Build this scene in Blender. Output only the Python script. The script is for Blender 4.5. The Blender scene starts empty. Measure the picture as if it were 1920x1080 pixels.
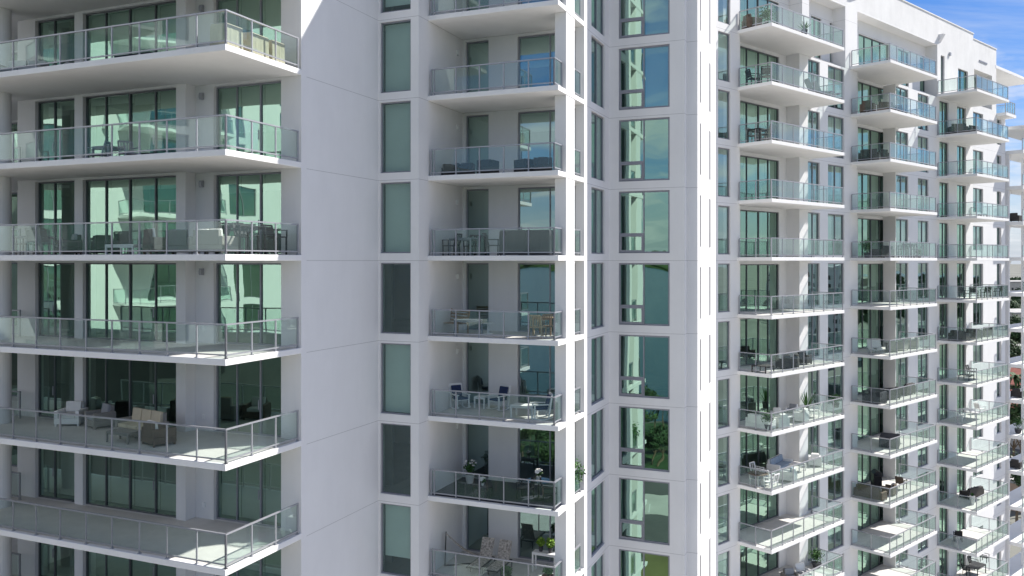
import bpy, math, random
from math import sin, cos, tan, pi, radians as R
from mathutils import Vector, Matrix
random.seed(11)
SC = bpy.context.scene
C = SC.collection
# ------------------------------------------------------------------ camera
FPX, CX, HY = 1575.0, 960.0, 489.0
cd = bpy.data.cameras.new('camera'); cam = bpy.data.objects.new('camera', cd); C.objects.link(cam)
cam.location = (0, 0, 0); cam.rotation_euler = (R(90), 0, 0)
cd.sensor_width = 36; cd.lens = FPX / 1920 * 36; cd.shift_y = -(540 - HY) / 1920
cd.clip_start = 0.1; cd.clip_end = 30000
SC.camera = cam
# ------------------------------------------------------------------ light
SUN_AZ, SUN_EL = R(21.3), R(43.5)
sdir = Vector((cos(SUN_EL) * cos(SUN_AZ), cos(SUN_EL) * sin(SUN_AZ), sin(SUN_EL)))
sl = bpy.data.lights.new('sun', 'SUN'); so = bpy.data.objects.new('sun', sl); C.objects.link(so)
sl.energy = 5.0; sl.angle = R(0.53); sl.color = (1.0, 0.955, 0.89)
so.location = (30, 10, 60); so.rotation_mode = 'QUATERNION'; so.rotation_quaternion = sdir.to_track_quat('Z', 'Y')
W = bpy.data.worlds.new('World'); SC.world = W; W.use_nodes = True
nt = W.node_tree; nt.nodes.clear()
def N(nt, t, **kw):
    n = nt.nodes.new(t)
    for k, v in kw.items():
        if k.startswith('i_'):
            n.inputs[k[2:].replace('_', ' ')].default_value = v
        else: setattr(n, k, v)
    return n
def L(nt, a, b): nt.links.new(a, b)
def M_(nt, op, a, b=None, c=None):
    n = nt.nodes.new('ShaderNodeMath'); n.operation = op
    for i, v in enumerate((a, b, c)):
        if v is None: continue
        if isinstance(v, (int, float)): n.inputs[i].default_value = v
        else: nt.links.new(v, n.inputs[i])
    return n.outputs[0]
def ramp(nt, fac, stops):
    r = nt.nodes.new('ShaderNodeValToRGB'); e = r.color_ramp.elements
    while len(e) < len(stops): e.new(0.5)
    for i, (p, c) in enumerate(stops):
        e[i].position = p; e[i].color = c if len(c) == 4 else (*c, 1)
    nt.links.new(fac, r.inputs[0]); return r.outputs[0]
sky = N(nt, 'ShaderNodeTexSky', sky_type='NISHITA', sun_disc=False, sun_elevation=SUN_EL, sun_rotation=R(68.7),
        altitude=10, air_density=1.0, dust_density=0.15, ozone_density=3.0)
tc = N(nt, 'ShaderNodeTexCoord'); sx = N(nt, 'ShaderNodeSeparateXYZ'); L(nt, tc.outputs['Generated'], sx.inputs[0])
zz = M_(nt, 'ADD', M_(nt, 'MAXIMUM', sx.outputs[2], 0.0), 0.12)
cb = N(nt, 'ShaderNodeCombineXYZ')
L(nt, M_(nt, 'DIVIDE', sx.outputs[0], zz), cb.inputs[0]); L(nt, M_(nt, 'DIVIDE', sx.outputs[1], zz), cb.inputs[1])
cofs = N(nt, 'ShaderNodeMapping'); cofs.inputs['Location'].default_value = (3.1, 7.7, 0); L(nt, cb.outputs[0], cofs.inputs['Vector'])
n1 = N(nt, 'ShaderNodeTexNoise', i_Scale=1.15, i_Detail=9.0, i_Roughness=0.56); L(nt, cofs.outputs[0], n1.inputs['Vector'])
mp = N(nt, 'ShaderNodeMapping'); mp.inputs['Rotation'].default_value = (0, 0, 0.5); mp.inputs['Scale'].default_value = (0.5, 2.2, 1)
L(nt, cb.outputs[0], mp.inputs['Vector'])
n2 = N(nt, 'ShaderNodeTexNoise', i_Scale=1.5, i_Detail=7.0, i_Roughness=0.62); L(nt, mp.outputs[0], n2.inputs['Vector'])
cum = ramp(nt, n1.outputs[0], [(0.47, (0, 0, 0)), (0.59, (1, 1, 1))])
wis = ramp(nt, n2.outputs[0], [(0.46, (0, 0, 0)), (0.85, (0.6, 0.6, 0.6))])
mask = M_(nt, 'MAXIMUM', cum, wis)
up = M_(nt, 'GREATER_THAN', sx.outputs[2], -0.02)
mask = M_(nt, 'MULTIPLY', M_(nt, 'MULTIPLY', mask, 0.9), up)
mx = N(nt, 'ShaderNodeMix', data_type='RGBA'); L(nt, mask, mx.inputs['Factor'])
hs = N(nt, 'ShaderNodeHueSaturation', i_Saturation=1.3, i_Value=1.0); ct = N(nt, 'ShaderNodeMix', data_type='RGBA', blend_type='MULTIPLY'); ct.inputs['Factor'].default_value = 1; ct.inputs['B'].default_value = (0.90, 0.88, 1.05, 1)
L(nt, sky.outputs[0], ct.inputs['A']); L(nt, ct.outputs['Result'], hs.inputs['Color'])
hz = N(nt, 'ShaderNodeMix', data_type='RGBA'); L(nt, M_(nt, 'MULTIPLY', M_(nt, 'POWER', 2.718, M_(nt, 'MULTIPLY', M_(nt, 'ABSOLUTE', sx.outputs[2]), -9.0)), 0.85), hz.inputs['Factor'])
L(nt, hs.outputs[0], hz.inputs['A']); hz.inputs['B'].default_value = (4.3, 5.2, 6.3, 1)
L(nt, hz.outputs['Result'], mx.inputs['A']); mx.inputs['B'].default_value = (7.6, 7.8, 8.2, 1)
bg = N(nt, 'ShaderNodeBackground'); bg.inputs[1].default_value = 0.074
L(nt, mx.outputs['Result'], bg.inputs[0])
wo = N(nt, 'ShaderNodeOutputWorld'); L(nt, bg.outputs[0], wo.inputs[0])
SC.view_settings.view_transform = 'Standard'; SC.view_settings.look = 'None'
SC.view_settings.exposure = 0.70; SC.view_settings.gamma = 1
SC.render.engine = 'CYCLES'
cy = SC.cycles
cy.max_bounces = 10; cy.diffuse_bounces = 4; cy.glossy_bounces = 5; cy.transparent_max_bounces = 32; cy.transmission_bounces = 6
cy.caustics_reflective = False; cy.caustics_refractive = False; cy.sample_clamp_indirect = 6
GZ = -36.0
H = 3.2
# ------------------------------------------------------------------ materials
MT = {}
def mat(name):
    m = bpy.data.materials.new(name); m.use_nodes = True; m.node_tree.nodes.clear(); MT[name] = m
    return m, m.node_tree
def principled(nt, **kw):
    b = nt.nodes.new('ShaderNodeBsdfPrincipled')
    for k, v in kw.items(): b.inputs[k.replace('_', ' ')].default_value = v
    o = nt.nodes.new('ShaderNodeOutputMaterial'); nt.links.new(b.outputs[0], o.inputs[0]); return b
def plain(name, col, rough=0.6, metal=0.0, var=0.12, vs=6.0, bump=0.0, bs=40.0, spec=0.4, coord='Object'):
    m, nt = mat(name)
    b = principled(nt, Roughness=rough, Metallic=metal)
    b.inputs['Specular IOR Level'].default_value = spec
    t = N(nt, 'ShaderNodeTexCoord')
    n = N(nt, 'ShaderNodeTexNoise', i_Scale=vs, i_Detail=5.0, i_Roughness=0.6); L(nt, t.outputs[coord], n.inputs['Vector'])
    lo = [c * (1 - var) for c in col]; hi = [min(1, c * (1 + var)) for c in col]
    L(nt, ramp(nt, n.outputs[0], [(0.3, lo), (0.7, hi)]), b.inputs['Base Color'])
    if bump:
        n3 = N(nt, 'ShaderNodeTexNoise', i_Scale=bs, i_Detail=4.0); L(nt, t.outputs[coord], n3.inputs['Vector'])
        bp = N(nt, 'ShaderNodeBump', i_Strength=bump, i_Distance=0.01); L(nt, n3.outputs[0], bp.inputs['Height']); L(nt, bp.outputs[0], b.inputs['Normal'])
    return m
def stucco(name, col, joints=True, streak=0.05, blot=0.13):
    m, nt = mat(name)
    b = principled(nt, Roughness=0.85); b.inputs['Specular IOR Level'].default_value = 0.25
    g = N(nt, 'ShaderNodeNewGeometry'); s = N(nt, 'ShaderNodeSeparateXYZ'); L(nt, g.outputs['Position'], s.inputs[0])
    n = N(nt, 'ShaderNodeTexNoise', i_Scale=0.5, i_Detail=6.0, i_Roughness=0.65); L(nt, g.outputs['Position'], n.inputs['Vector'])
    mp = N(nt, 'ShaderNodeMapping'); mp.inputs['Scale'].default_value = (1.3, 1.3, 0.3); L(nt, g.outputs['Position'], mp.inputs['Vector'])
    n2 = N(nt, 'ShaderNodeTexNoise', i_Scale=1.0, i_Detail=6.0, i_Roughness=0.7); L(nt, mp.outputs[0], n2.inputs['Vector'])
    f = M_(nt, 'ADD', M_(nt, 'MULTIPLY', M_(nt, 'SUBTRACT', n.outputs[0], 0.5), blot), M_(nt, 'MULTIPLY', M_(nt, 'SUBTRACT', n2.outputs[0], 0.5), streak * 2))
    val = M_(nt, 'ADD', f, 1.0)
    if joints:
        fr = M_(nt, 'FRACT', M_(nt, 'ADD', M_(nt, 'DIVIDE', s.outputs[2], H), 100.0))
        j = M_(nt, 'LESS_THAN', fr, 0.0052)
        val = M_(nt, 'MULTIPLY', val, M_(nt, 'SUBTRACT', 1.0, M_(nt, 'MULTIPLY', j, 0.42)))
    mxn = N(nt, 'ShaderNodeMix', data_type='RGBA', blend_type='MULTIPLY'); mxn.inputs['Factor'].default_value = 1
    mxn.inputs['A'].default_value = (*col, 1)
    cc = N(nt, 'ShaderNodeCombineColor')
    for i in range(3): L(nt, val, cc.inputs[i])
    L(nt, cc.outputs[0], mxn.inputs['B']); L(nt, mxn.outputs['Result'], b.inputs['Base Color'])
    n3 = N(nt, 'ShaderNodeTexNoise', i_Scale=55.0, i_Detail=3.0); L(nt, g.outputs['Position'], n3.inputs['Vector'])
    bp = N(nt, 'ShaderNodeBump', i_Strength=0.35, i_Distance=0.006); L(nt, n3.outputs[0], bp.inputs['Height']); L(nt, bp.outputs[0], b.inputs['Normal'])
    return m
def glass(name, refl, trans, f0, wave=0.0, rough=0.0, haze=0.0):
    """thin architectural glass: tinted see-through + mirror reflection rising at grazing angles"""
    m, nt = mat(name)
    tr = N(nt, 'ShaderNodeBsdfTransparent'); tr.inputs[0].default_value = (*trans, 1)
    gl = N(nt, 'ShaderNodeBsdfGlossy'); gl.inputs['Roughness'].default_value = rough
    gl.inputs[0].default_value = (*refl, 1)
    lw = N(nt, 'ShaderNodeLayerWeight', i_Blend=0.5)
    p = M_(nt, 'POWER', lw.outputs['Facing'], 4.0)
    fac = M_(nt, 'ADD', M_(nt, 'MULTIPLY', p, 1 - f0), f0)
    if wave:
        g = N(nt, 'ShaderNodeNewGeometry')
        n = N(nt, 'ShaderNodeTexNoise', i_Scale=0.55, i_Detail=1.0, i_Roughness=0.3); L(nt, g.outputs['Position'], n.inputs['Vector'])
        bp = N(nt, 'ShaderNodeBump', i_Strength=1.0, i_Distance=wave); L(nt, n.outputs[0], bp.inputs['Height']); L(nt, bp.outputs[0], gl.inputs['Normal'])
    ms = N(nt, 'ShaderNodeMixShader'); L(nt, fac, ms.inputs[0]); L(nt, tr.outputs[0], ms.inputs[1]); L(nt, gl.outputs[0], ms.inputs[2])
    out = ms.outputs[0]
    if haze:
        df = N(nt, 'ShaderNodeBsdfDiffuse'); df.inputs[0].default_value = (0.75, 0.82, 0.82, 1)
        m2 = N(nt, 'ShaderNodeMixShader'); m2.inputs[0].default_value = haze
        L(nt, out, m2.inputs[1]); L(nt, df.outputs[0], m2.inputs[2]); out = m2.outputs[0]
    o = N(nt, 'ShaderNodeOutputMaterial'); L(nt, out, o.inputs[0]); return m
stucco('wall', (0.765, 0.76, 0.755), streak=0.05)
stucco('wall_plain', (0.76, 0.753, 0.752), joints=False, streak=0.06)
stucco('slab', (0.79, 0.785, 0.775), joints=False, streak=0.06)
stucco('parapet', (0.74, 0.735, 0.72), joints=False, streak=0.12, blot=0.3)
plain('slit_panel', (0.24, 0.24, 0.255), 0.5)
plain('frame', (0.27, 0.275, 0.31), 0.45, 0.2, 0.05)
plain('frame_dark', (0.14, 0.145, 0.16), 0.4, 0.4, 0.05)
plain('alu', (0.36, 0.37, 0.40), 0.42, 0.4, 0.06)
glass('pane', (0.60, 0.92, 0.75), (0.64, 0.70, 0.67), 0.42, wave=0.011)
glass('pane_blue', (0.70, 0.93, 0.88), (0.60, 0.72, 0.68), 0.36, wave=0.006)
glass('pane_dim', (0.70, 0.92, 0.88), (0.60, 0.72, 0.69), 0.13, wave=0.008)
glass('rail_glass', (0.80, 0.96, 0.93), (0.90, 0.948, 0.932), 0.042, haze=0.012)
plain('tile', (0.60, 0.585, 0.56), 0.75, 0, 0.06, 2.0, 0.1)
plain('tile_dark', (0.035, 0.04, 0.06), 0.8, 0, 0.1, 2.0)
plain('interior', (0.28, 0.27, 0.255), 0.9, 0, 0.2, 0.4)
plain('shade', (0.78, 0.80, 0.76), 0.9, 0, 0.04, 1.0)
plain('white_paint', (0.80, 0.80, 0.79), 0.45, 0, 0.03)
plain('black_metal', (0.025, 0.025, 0.028), 0.45, 0.2, 0.1)
plain('wicker_dark', (0.045, 0.040, 0.038), 0.7, 0, 0.35, 60, 0.6, 90)
plain('wicker_brown', (0.13, 0.095, 0.07), 0.7, 0, 0.35, 60, 0.6, 90)
plain('wicker_grey', (0.28, 0.27, 0.25), 0.75, 0, 0.3, 60, 0.6, 90)
plain('teak', (0.30, 0.19, 0.11), 0.6, 0, 0.25, 14)
plain('teak_light', (0.46, 0.35, 0.22), 0.6, 0, 0.2, 14)
plain('fabric_white', (0.74, 0.73, 0.70), 0.9, 0, 0.05, 5, 0.3, 120)
plain('fabric_grey', (0.33, 0.34, 0.36), 0.9, 0, 0.08, 5, 0.3, 120)
plain('fabric_charcoal', (0.045, 0.045, 0.055), 0.9, 0, 0.15, 5, 0.3, 120)
plain('fabric_navy', (0.025, 0.04, 0.10), 0.9, 0, 0.15, 5)
plain('fabric_blue', (0.30, 0.37, 0.46), 0.9, 0, 0.08, 5)
plain('fabric_beige', (0.56, 0.50, 0.38), 0.9, 0, 0.08, 3, 0.6, 9)
plain('fabric_brown', (0.20, 0.10, 0.07), 0.9, 0, 0.1, 5)
plain('fabric_floral', (0.42, 0.38, 0.34), 0.9, 0, 0.65, 13)
plain('pot_dark', (0.06, 0.06, 0.07), 0.5, 0, 0.1)
plain('pot_red', (0.35, 0.04, 0.05), 0.4, 0, 0.1)
plain('pot_white', (0.75, 0.74, 0.72), 0.4, 0, 0.05)
plain('leaf', (0.055, 0.14, 0.035), 0.6, 0, 0.5, 9)
plain('leaf_bright', (0.20, 0.34, 0.04), 0.6, 0, 0.4, 9)
plain('petal', (0.80, 0.78, 0.76), 0.7, 0, 0.05)
plain('trunk', (0.16, 0.12, 0.08), 0.9, 0, 0.3, 8, 0.5)
plain('foliage', (0.055, 0.10, 0.03), 0.75, 0, 0.6, 0.8)
plain('foliage_dark', (0.035, 0.075, 0.025), 0.75, 0, 0.6, 0.8)
plain('grass', (0.19, 0.185, 0.07), 0.95, 0, 0.35, 0.08)
plain('ground', (0.17, 0.17, 0.145), 0.95, 0, 0.35, 0.02)
plain('asphalt', (0.11, 0.11, 0.11), 0.9, 0, 0.25, 0.1)
plain('paving', (0.50, 0.48, 0.45), 0.9, 0, 0.15, 0.2)
plain('roof_red', (0.34, 0.12, 0.085), 0.8, 0, 0.25, 1.5)
plain('roof_grey', (0.40, 0.39, 0.37), 0.8, 0, 0.2, 0.5)
plain('house_wall', (0.62, 0.56, 0.48), 0.9, 0, 0.1, 0.5)
plain('terracotta_wall', (0.50, 0.36, 0.27), 0.9, 0, 0.1, 0.5)
plain('dark_fill', (0.04, 0.046, 0.046), 0.3, 0, 0.2, 0.3)
plain('line_paint', (0.75, 0.75, 0.72), 0.8, 0, 0.1)
m, nt_ = mat('water'); b = principled(nt_, Roughness=0.2); b.inputs['Specular IOR Level'].default_value = 0.1; b.inputs['Base Color'].default_value = (0.012, 0.05, 0.06, 1)
g_ = N(nt_, 'ShaderNodeNewGeometry'); n_ = N(nt_, 'ShaderNodeTexNoise', i_Scale=0.25, i_Detail=6.0); L(nt_, g_.outputs['Position'], n_.inputs['Vector'])
bp_ = N(nt_, 'ShaderNodeBump', i_Strength=0.5, i_Distance=0.4); L(nt_, n_.outputs[0], bp_.inputs['Height']); L(nt_, bp_.outputs[0], b.inputs['Normal'])
# ------------------------------------------------------------------ frames and mesh building
class Fr:
    """a plan frame turned by th from the view axis: u to the right, v into the picture"""
    def __init__(s, th): s.th = R(th); s.c = cos(s.th); s.s = sin(s.th)
    def ray(s, x):
        k = (x - CX) / FPX; return k * s.c - s.s, k * s.s + s.c
    def u(s, x, v): a, b = s.ray(x); return v * a / b
    def v(s, x, u): a, b = s.ray(x); return u * b / a
    def world(s, u, v): return (u * s.c + v * s.s, -u * s.s + v * s.c)
F1, F2 = Fr(22.7), Fr(48.3)
class Pl:
    """a vertical plane: p0 (u,v), t along, n outward"""
    def __init__(s, p0, t, n): s.p = p0; s.t = t; s.n = n
    def __call__(s, a, d, z): return (s.p[0] + s.t[0] * a + s.n[0] * d, s.p[1] + s.t[1] * a + s.n[1] * d, z)
def PA(v): return Pl((0, v), (1, 0), (0, -1))      # s = u, faces -v
def PB(u): return Pl((u, 0), (0, 1), (1, 0))       # s = v, faces +u
class MB:
    def __init__(s): s.v = []; s.f = []
    def box(s, x0, x1, y0, y1, z0, z1):
        i = len(s.v)
        s.v += [(x0, y0, z0), (x1, y0, z0), (x1, y1, z0), (x0, y1, z0), (x0, y0, z1), (x1, y0, z1), (x1, y1, z1), (x0, y1, z1)]
        s.f += [(i, i+3, i+2, i+1), (i+4, i+5, i+6, i+7), (i, i+1, i+5, i+4), (i+1, i+2, i+6, i+5), (i+2, i+3, i+7, i+6), (i+3, i, i+4, i+7)]
        return s
    def pbox(s, P, s0, s1, d0, d1, z0, z1):
        a = P(s0, d0, z0); b = P(s1, d1, z1)
        return s.box(min(a[0], b[0]), max(a[0], b[0]), min(a[1], b[1]), max(a[1], b[1]), min(z0, z1), max(z0, z1))
    def quad(s, pts):
        i = len(s.v); s.v += [tuple(p) for p in pts]; s.f.append(tuple(range(i, i + len(pts)))); return s
    def obox(s, c, ax, size):
        """oriented box: centre, 3x3 axes, full sizes"""
        i = len(s.v); c = Vector(c)
        for dz in (-.5, .5):
            for dx, dy in ((-.5, -.5), (.5, -.5), (.5, .5), (-.5, .5)):
                s.v.append(tuple(c + ax[0] * (dx * size[0]) + ax[1] * (dy * size[1]) + ax[2] * (dz * size[2])))
        s.f += [(i, i+3, i+2, i+1), (i+4, i+5, i+6, i+7), (i, i+1, i+5, i+4), (i+1, i+2, i+6, i+5), (i+2, i+3, i+7, i+6), (i+3, i, i+4, i+7)]
        return s
    def bar(s, a, b, w, h=None):
        a = Vector(a); b = Vector(b); d = (b - a); l = d.length; d.normalize()
        up = Vector((0, 0, 1)) if abs(d.z) < .95 else Vector((0, 1, 0))
        sd = d.cross(up).normalized(); up2 = sd.cross(d)
        return s.obox((a + b) / 2, (d, sd, up2), (l, w, h or w))
    def tube(s, a, b, r0, r1=None, seg=10):
        r1 = r0 if r1 is None else r1
        a = Vector(a); b = Vector(b); d = (b - a).normalized()
        up = Vector((0, 0, 1)) if abs(d.z) < .95 else Vector((0, 1, 0))
        x = d.cross(up).normalized(); y = d.cross(x)
        i = len(s.v)
        for p, r in ((a, r0), (b, r1)):
            for k in range(seg):
                t = 2 * pi * k / seg; s.v.append(tuple(p + x * (r * cos(t)) + y * (r * sin(t))))
        for k in range(seg):
            k2 = (k + 1) % seg; s.f.append((i + k, i + k2, i + seg + k2, i + seg + k))
        s.f.append(tuple(i + k for k in range(seg))[::-1]); s.f.append(tuple(i + seg + k for k in range(seg)))
        return s
    def lathe(s, prof, c=(0, 0, 0), seg=18):
        i = len(s.v); n = len(prof)
        for r, z in prof:
            for k in range(seg):
                t = 2 * pi * k / seg; s.v.append((c[0] + r * cos(t), c[1] + r * sin(t), c[2] + z))
        for j in range(n - 1):
            for k in range(seg):
                k2 = (k + 1) % seg
                s.f.append((i + j*seg + k, i + j*seg + k2, i + (j+1)*seg + k2, i + (j+1)*seg + k))
        s.f.append(tuple(i + k for k in range(seg))[::-1]); s.f.append(tuple(i + (n-1)*seg + k for k in range(seg)))
        return s
    def prism(s, poly, z0, z1):
        i = len(s.v); n = len(poly)
        s.v += [(x, y, z0) for x, y in poly] + [(x, y, z1) for x, y in poly]
        s.f.append(tuple(range(i, i + n))[::-1]); s.f.append(tuple(range(i + n, i + 2*n)))
        for k in range(n): k2 = (k + 1) % n; s.f.append((i + k, i + k2, i + n + k2, i + n + k))
        return s
    def wall(s, P, s0, s1, z0, z1, th, holes):
        """sheet of wall of thickness th behind plane P with rectangular holes (a0,a1,zb,zt)"""
        S = sorted({s0, s1} | {h[0] for h in holes if s0 < h[0] < s1} | {h[1] for h in holes if s0 < h[1] < s1})
        Z = sorted({z0, z1} | {h[2] for h in holes if z0 < h[2] < z1} | {h[3] for h in holes if z0 < h[3] < z1})
        sol = {}
        for i in range(len(S) - 1):
            for j in range(len(Z) - 1):
                a = (S[i] + S[i+1]) / 2; z = (Z[j] + Z[j+1]) / 2
                sol[i, j] = not any(h[0] < a < h[1] and h[2] < z < h[3] for h in holes)
        flip = (P.t[0] * P.n[1] - P.t[1] * P.n[0]) < 0     # t x n
        def q(*p):
            s.quad(p if flip else p[::-1])
        for (i, j), o in sol.items():
            if not o: continue
            a0, a1, b0, b1 = S[i], S[i+1], Z[j], Z[j+1]
            q(P(a0, 0, b0), P(a1, 0, b0), P(a1, 0, b1), P(a0, 0, b1))
            q(P(a1, -th, b0), P(a0, -th, b0), P(a0, -th, b1), P(a1, -th, b1))
            if not sol.get((i-1, j)): q(P(a0, -th, b0), P(a0, 0, b0), P(a0, 0, b1), P(a0, -th, b1))
            if not sol.get((i+1, j)): q(P(a1, 0, b0), P(a1, -th, b0), P(a1, -th, b1), P(a1, 0, b1))
            if not sol.get((i, j-1)): q(P(a0, -th, b0), P(a1, -th, b0), P(a1, 0, b0), P(a0, 0, b0))
            if not sol.get((i, j+1)): q(P(a0, 0, b1), P(a1, 0, b1), P(a1, -th, b1), P(a0, -th, b1))
        return s
    def build(s, name, m, parent=None, bevel=0.0, smooth=False, at=None):
        me = bpy.data.meshes.new(name)
        off = parent.get('_off', (0, 0, 0)) if parent is not None else (0, 0, 0)
        me.from_pydata([(x - off[0], y - off[1], z - off[2]) for x, y, z in s.v], [], s.f); me.update()
        o = bpy.data.objects.new(name, me); C.objects.link(o); me.materials.append(MT[m] if isinstance(m, str) else m)
        if parent is not None:
            o.parent = parent; o['_off'] = tuple(off)
        if smooth:
            me.polygons.foreach_set('use_smooth', [True] * len(me.polygons))
        if bevel:
            b = o.modifiers.new('bevel', 'BEVEL'); b.width = bevel; b.segments = 2; b.limit_method = 'ANGLE'
            for p in me.polygons: p.use_smooth = False
        return o
def tag(o, label=None, cat=None, group=None, kind=None):
    if label: o['label'] = label
    if cat: o['category'] = cat
    if group: o['group'] = group
    if kind: o['kind'] = kind
    return o
def empty(name, loc, rz, off=(0, 0, 0)):
    o = bpy.data.objects.new(name, None); C.objects.link(o); o.location = loc; o.rotation_euler = (0, 0, rz)
    o.empty_display_size = 0.5; o['_off'] = tuple(off); return o
def building(name, F, uc, vc, label, cat='building', group=None):
    x, y = F.world(uc, vc)
    return tag(empty(name, (x, y, GZ), -F.th, (uc, vc, GZ)), label, cat, group)
# ------------------------------------------------------------------ openings and railings
prnd = random.Random(77)
def opening(root, P, s0, s1, z0, z1, name='window', mull=(), recess=0.10, trans=(), awning=None, shade=None, pane='pane', fr=0.055, fmat='frame', depth=0.09, handle=None):
    """a framed window or sliding door: frame mesh > pane, roller_shade"""
    f = MB(); d0 = -recess - depth; d1 = -recess
    f.pbox(P, s0, s1, d0, d1, z1 - fr, z1); f.pbox(P, s0, s1, d0, d1, z0, z0 + fr)
    f.pbox(P, s0, s0 + fr, d0, d1, z0 + fr, z1 - fr); f.pbox(P, s1 - fr, s1, d0, d1, z0 + fr, z1 - fr)
    for i, mu in enumerate(mull):
        w = fr * (0.75 if i % 2 == 0 else 1.05)
        f.pbox(P, mu - w / 2, mu + w / 2, d0, d1 + (0.012 if i % 2 else 0.004), z0 + fr, z1 - fr)
    if awning:
        a0, a1, az = awning
        f.pbox(P, a0, a1, d0, d1 + .006, az - fr * .5, az + fr * .9)
        w = fr * .9
        f.pbox(P, a0 + .02, a1 - .02, d1, d1 + .02, az - w - .03, az - .03); f.pbox(P, a0 + .02, a1 - .02, d1, d1 + .02, z0 + fr - .02, z0 + fr + w)
        f.pbox(P, a0 + .02, a0 + .02 + w, d1, d1 + .02, z0 + fr + w, az - w - .03); f.pbox(P, a1 - .02 - w, a1 - .02, d1, d1 + .02, z0 + fr + w, az - w - .03)
    o = f.build(name, fmat, root)
    g = MB(); dm = (d0 + d1) / 2
    cs = [s0 + .02] + list(mull) + [s1 - .02]
    for i in range(len(cs) - 1):
        t0, t1, t2 = (prnd.gauss(0, .004) for _ in range(3)); t3 = t0 + t2 - t1
        g.quad([P(cs[i] + .001, dm + t0, z0 + .02), P(cs[i+1] - .001, dm + t1, z0 + .02), P(cs[i+1] - .001, dm + t2, z1 - .02), P(cs[i] + .001, dm + t3, z1 - .02)])
    g.build('pane', pane, o)
    if shade:
        m = MB(); cuts = [s0 + .03] + list(mull) + [s1 - .03]
        for i in range(len(cuts) - 1):
            fr_ = shade[i % len(shade)]
            if fr_ <= 0: continue
            m.pbox(P, cuts[i] + .02, cuts[i+1] - .02, d0 - .16, d0 - .15, z1 - .04 - fr_ * (z1 - z0 - .08), z1 - .04)
        if m.v: m.build('roller_shade', 'shade', o)
    if handle is not None:
        MB().pbox(P, handle - .015, handle + .015, d1 + .015, d1 + .05, z0 + .9, z0 + 1.25).build('handle', 'alu', o)
    return o
def railing(parent, pts, zf, posts=None, near=True, glass_m='rail_glass', start_post=True, end_post=True):
    """pts: polyline in plan; posts: list per leg of distances along (0..1). Near ones are split into single posts and panels"""
    zt = zf + 1.07
    hr = MB(); allposts = MB() if near else hr
    for i in range(len(pts) - 1):
        a, b = pts[i], pts[i+1]; dx, dy = b[0] - a[0], b[1] - a[1]; l = math.hypot(dx, dy); tx, ty = dx / l, dy / l
        e0 = -0.03 if i > 0 else 0; 
        A = Vector((a[0] + tx * e0, a[1] + ty * e0, 0)); B = Vector((b[0] + tx * .03, b[1] + ty * .03, 0))
        hr.bar((A.x, A.y, zt - .02), (B.x, B.y, zt - .02), 0.065, 0.045)
        hr.bar((A.x, A.y, zf + .12), (B.x, B.y, zf + .12), 0.04, 0.04)
        pr = posts[i] if posts else [0, 1]
        for j, t in enumerate(pr):
            if i > 0 and t == 0: continue
            x, y = a[0] + dx * t, a[1] + dy * t
            big = 0.055 if t in (0, 1) else 0.042
            m = MB() if (near or near is None) else allposts
            m.box(x - big / 2, x + big / 2, y - big / 2, y + big / 2, zf, zt - .045)
            m.box(x - .05, x + .05, y - .05, y + .05, zf, zf + .018)
            if near or near is None: m.build('post', 'alu', parent)
        seg = MB()
        for j in range(len(pr) - 1):
            g0, g1 = pr[j] + .04 / l, pr[j+1] - .04 / l
            m = MB() if near else seg
            p = (a[0] + dx * g0, a[1] + dy * g0); q = (a[0] + dx * g1, a[1] + dy * g1)
            m.bar((p[0], p[1], zf + .58), (q[0], q[1], zf + .58), 0.012, 0.86)
            if near: m.build('glass_panel', glass_m, parent)
        if not near: seg.build('glass_panel', glass_m, parent)
    hr.build('handrail' if near or near is None else 'railing', 'alu', parent)
# ------------------------------------------------------------------ the near tower (frame F1)
UL, VLF, VLW, VSTEP = -17.9, 20.18, 23.94, 23.40
VW = 28.96; UM = -16.08; VMF = 29.70; UMR = -10.58; VMD = 32.9; UB = -10.55; VA = 36.55; UA = F1.u(1284, VA); VA2 = VA + .45; UR = F1.u(1308, VA2)
T = building('apartment_tower', F1, -12.0, 33.0, 'white high-rise with deep balconies, blank side wall and green tinted windows')
def f1(x, v): return F1.u(x, v)
KL = range(-6, 6)
def zf(k): return H * k + 0.2
ZT_L, ZT_M = 23.0, 17.2
# left part: front walls with door openings
doorsL = []    # (u0,u1,plane,mullions)
a = f1
def span(x0, x1, v): return (a(x0, v), a(x1, v))
dl = [(66, 139.5, 23.45, (102,)), (155, 330, 23.45, (198, 243, 291)), (400.5, 527, VLW, (444, 488.5))]
usx = -22.6
holesA, holesB = [], []
for k in KL:
    for i, (x0, x1, v, mu) in enumerate(dl):
        u0, u1 = span(x0, x1, v)
        (holesB if i == 2 else holesA).append((u0, u1, zf(k), H * k + 3.12))
ul0 = a(33, 23.45)
MB().wall(PA(23.45), ul0, usx, GZ, ZT_L, 0.6, holesA).build('wall', 'wall_plain', T)
MB().wall(PA(VLW), usx + .001, UL, GZ, ZT_L, 0.3, holesB).build('wall', 'wall_plain', T)
MB().wall(PB(UL), VLW + .3, VW, GZ, ZT_L, 0.3, []).build('wall', 'wall', T)
wu0, wu1 = a(713, VW), a(770, VW)
MB().wall(PA(VW), UL, UM, GZ, ZT_L, 0.3, [(wu0, wu1, H * k + .30, H * k + 3.12) for k in KL]).build('wall', 'wall', T)
MB().wall(PB(UM), VW + .3, VMD, GZ, ZT_L, 0.3, []).build('wall', 'wall', T)
md = [(873, 916, ()), (970, 1079, (1031,))]
MB().wall(PA(VMD), UM, UB, GZ, ZT_M, 0.3, [(a(x0, VMD), a(x1, VMD), zf(k), H * k + 3.10) for k in KL for x0, x1, m in md if k < 5]).build('wall', 'wall', T)
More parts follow.
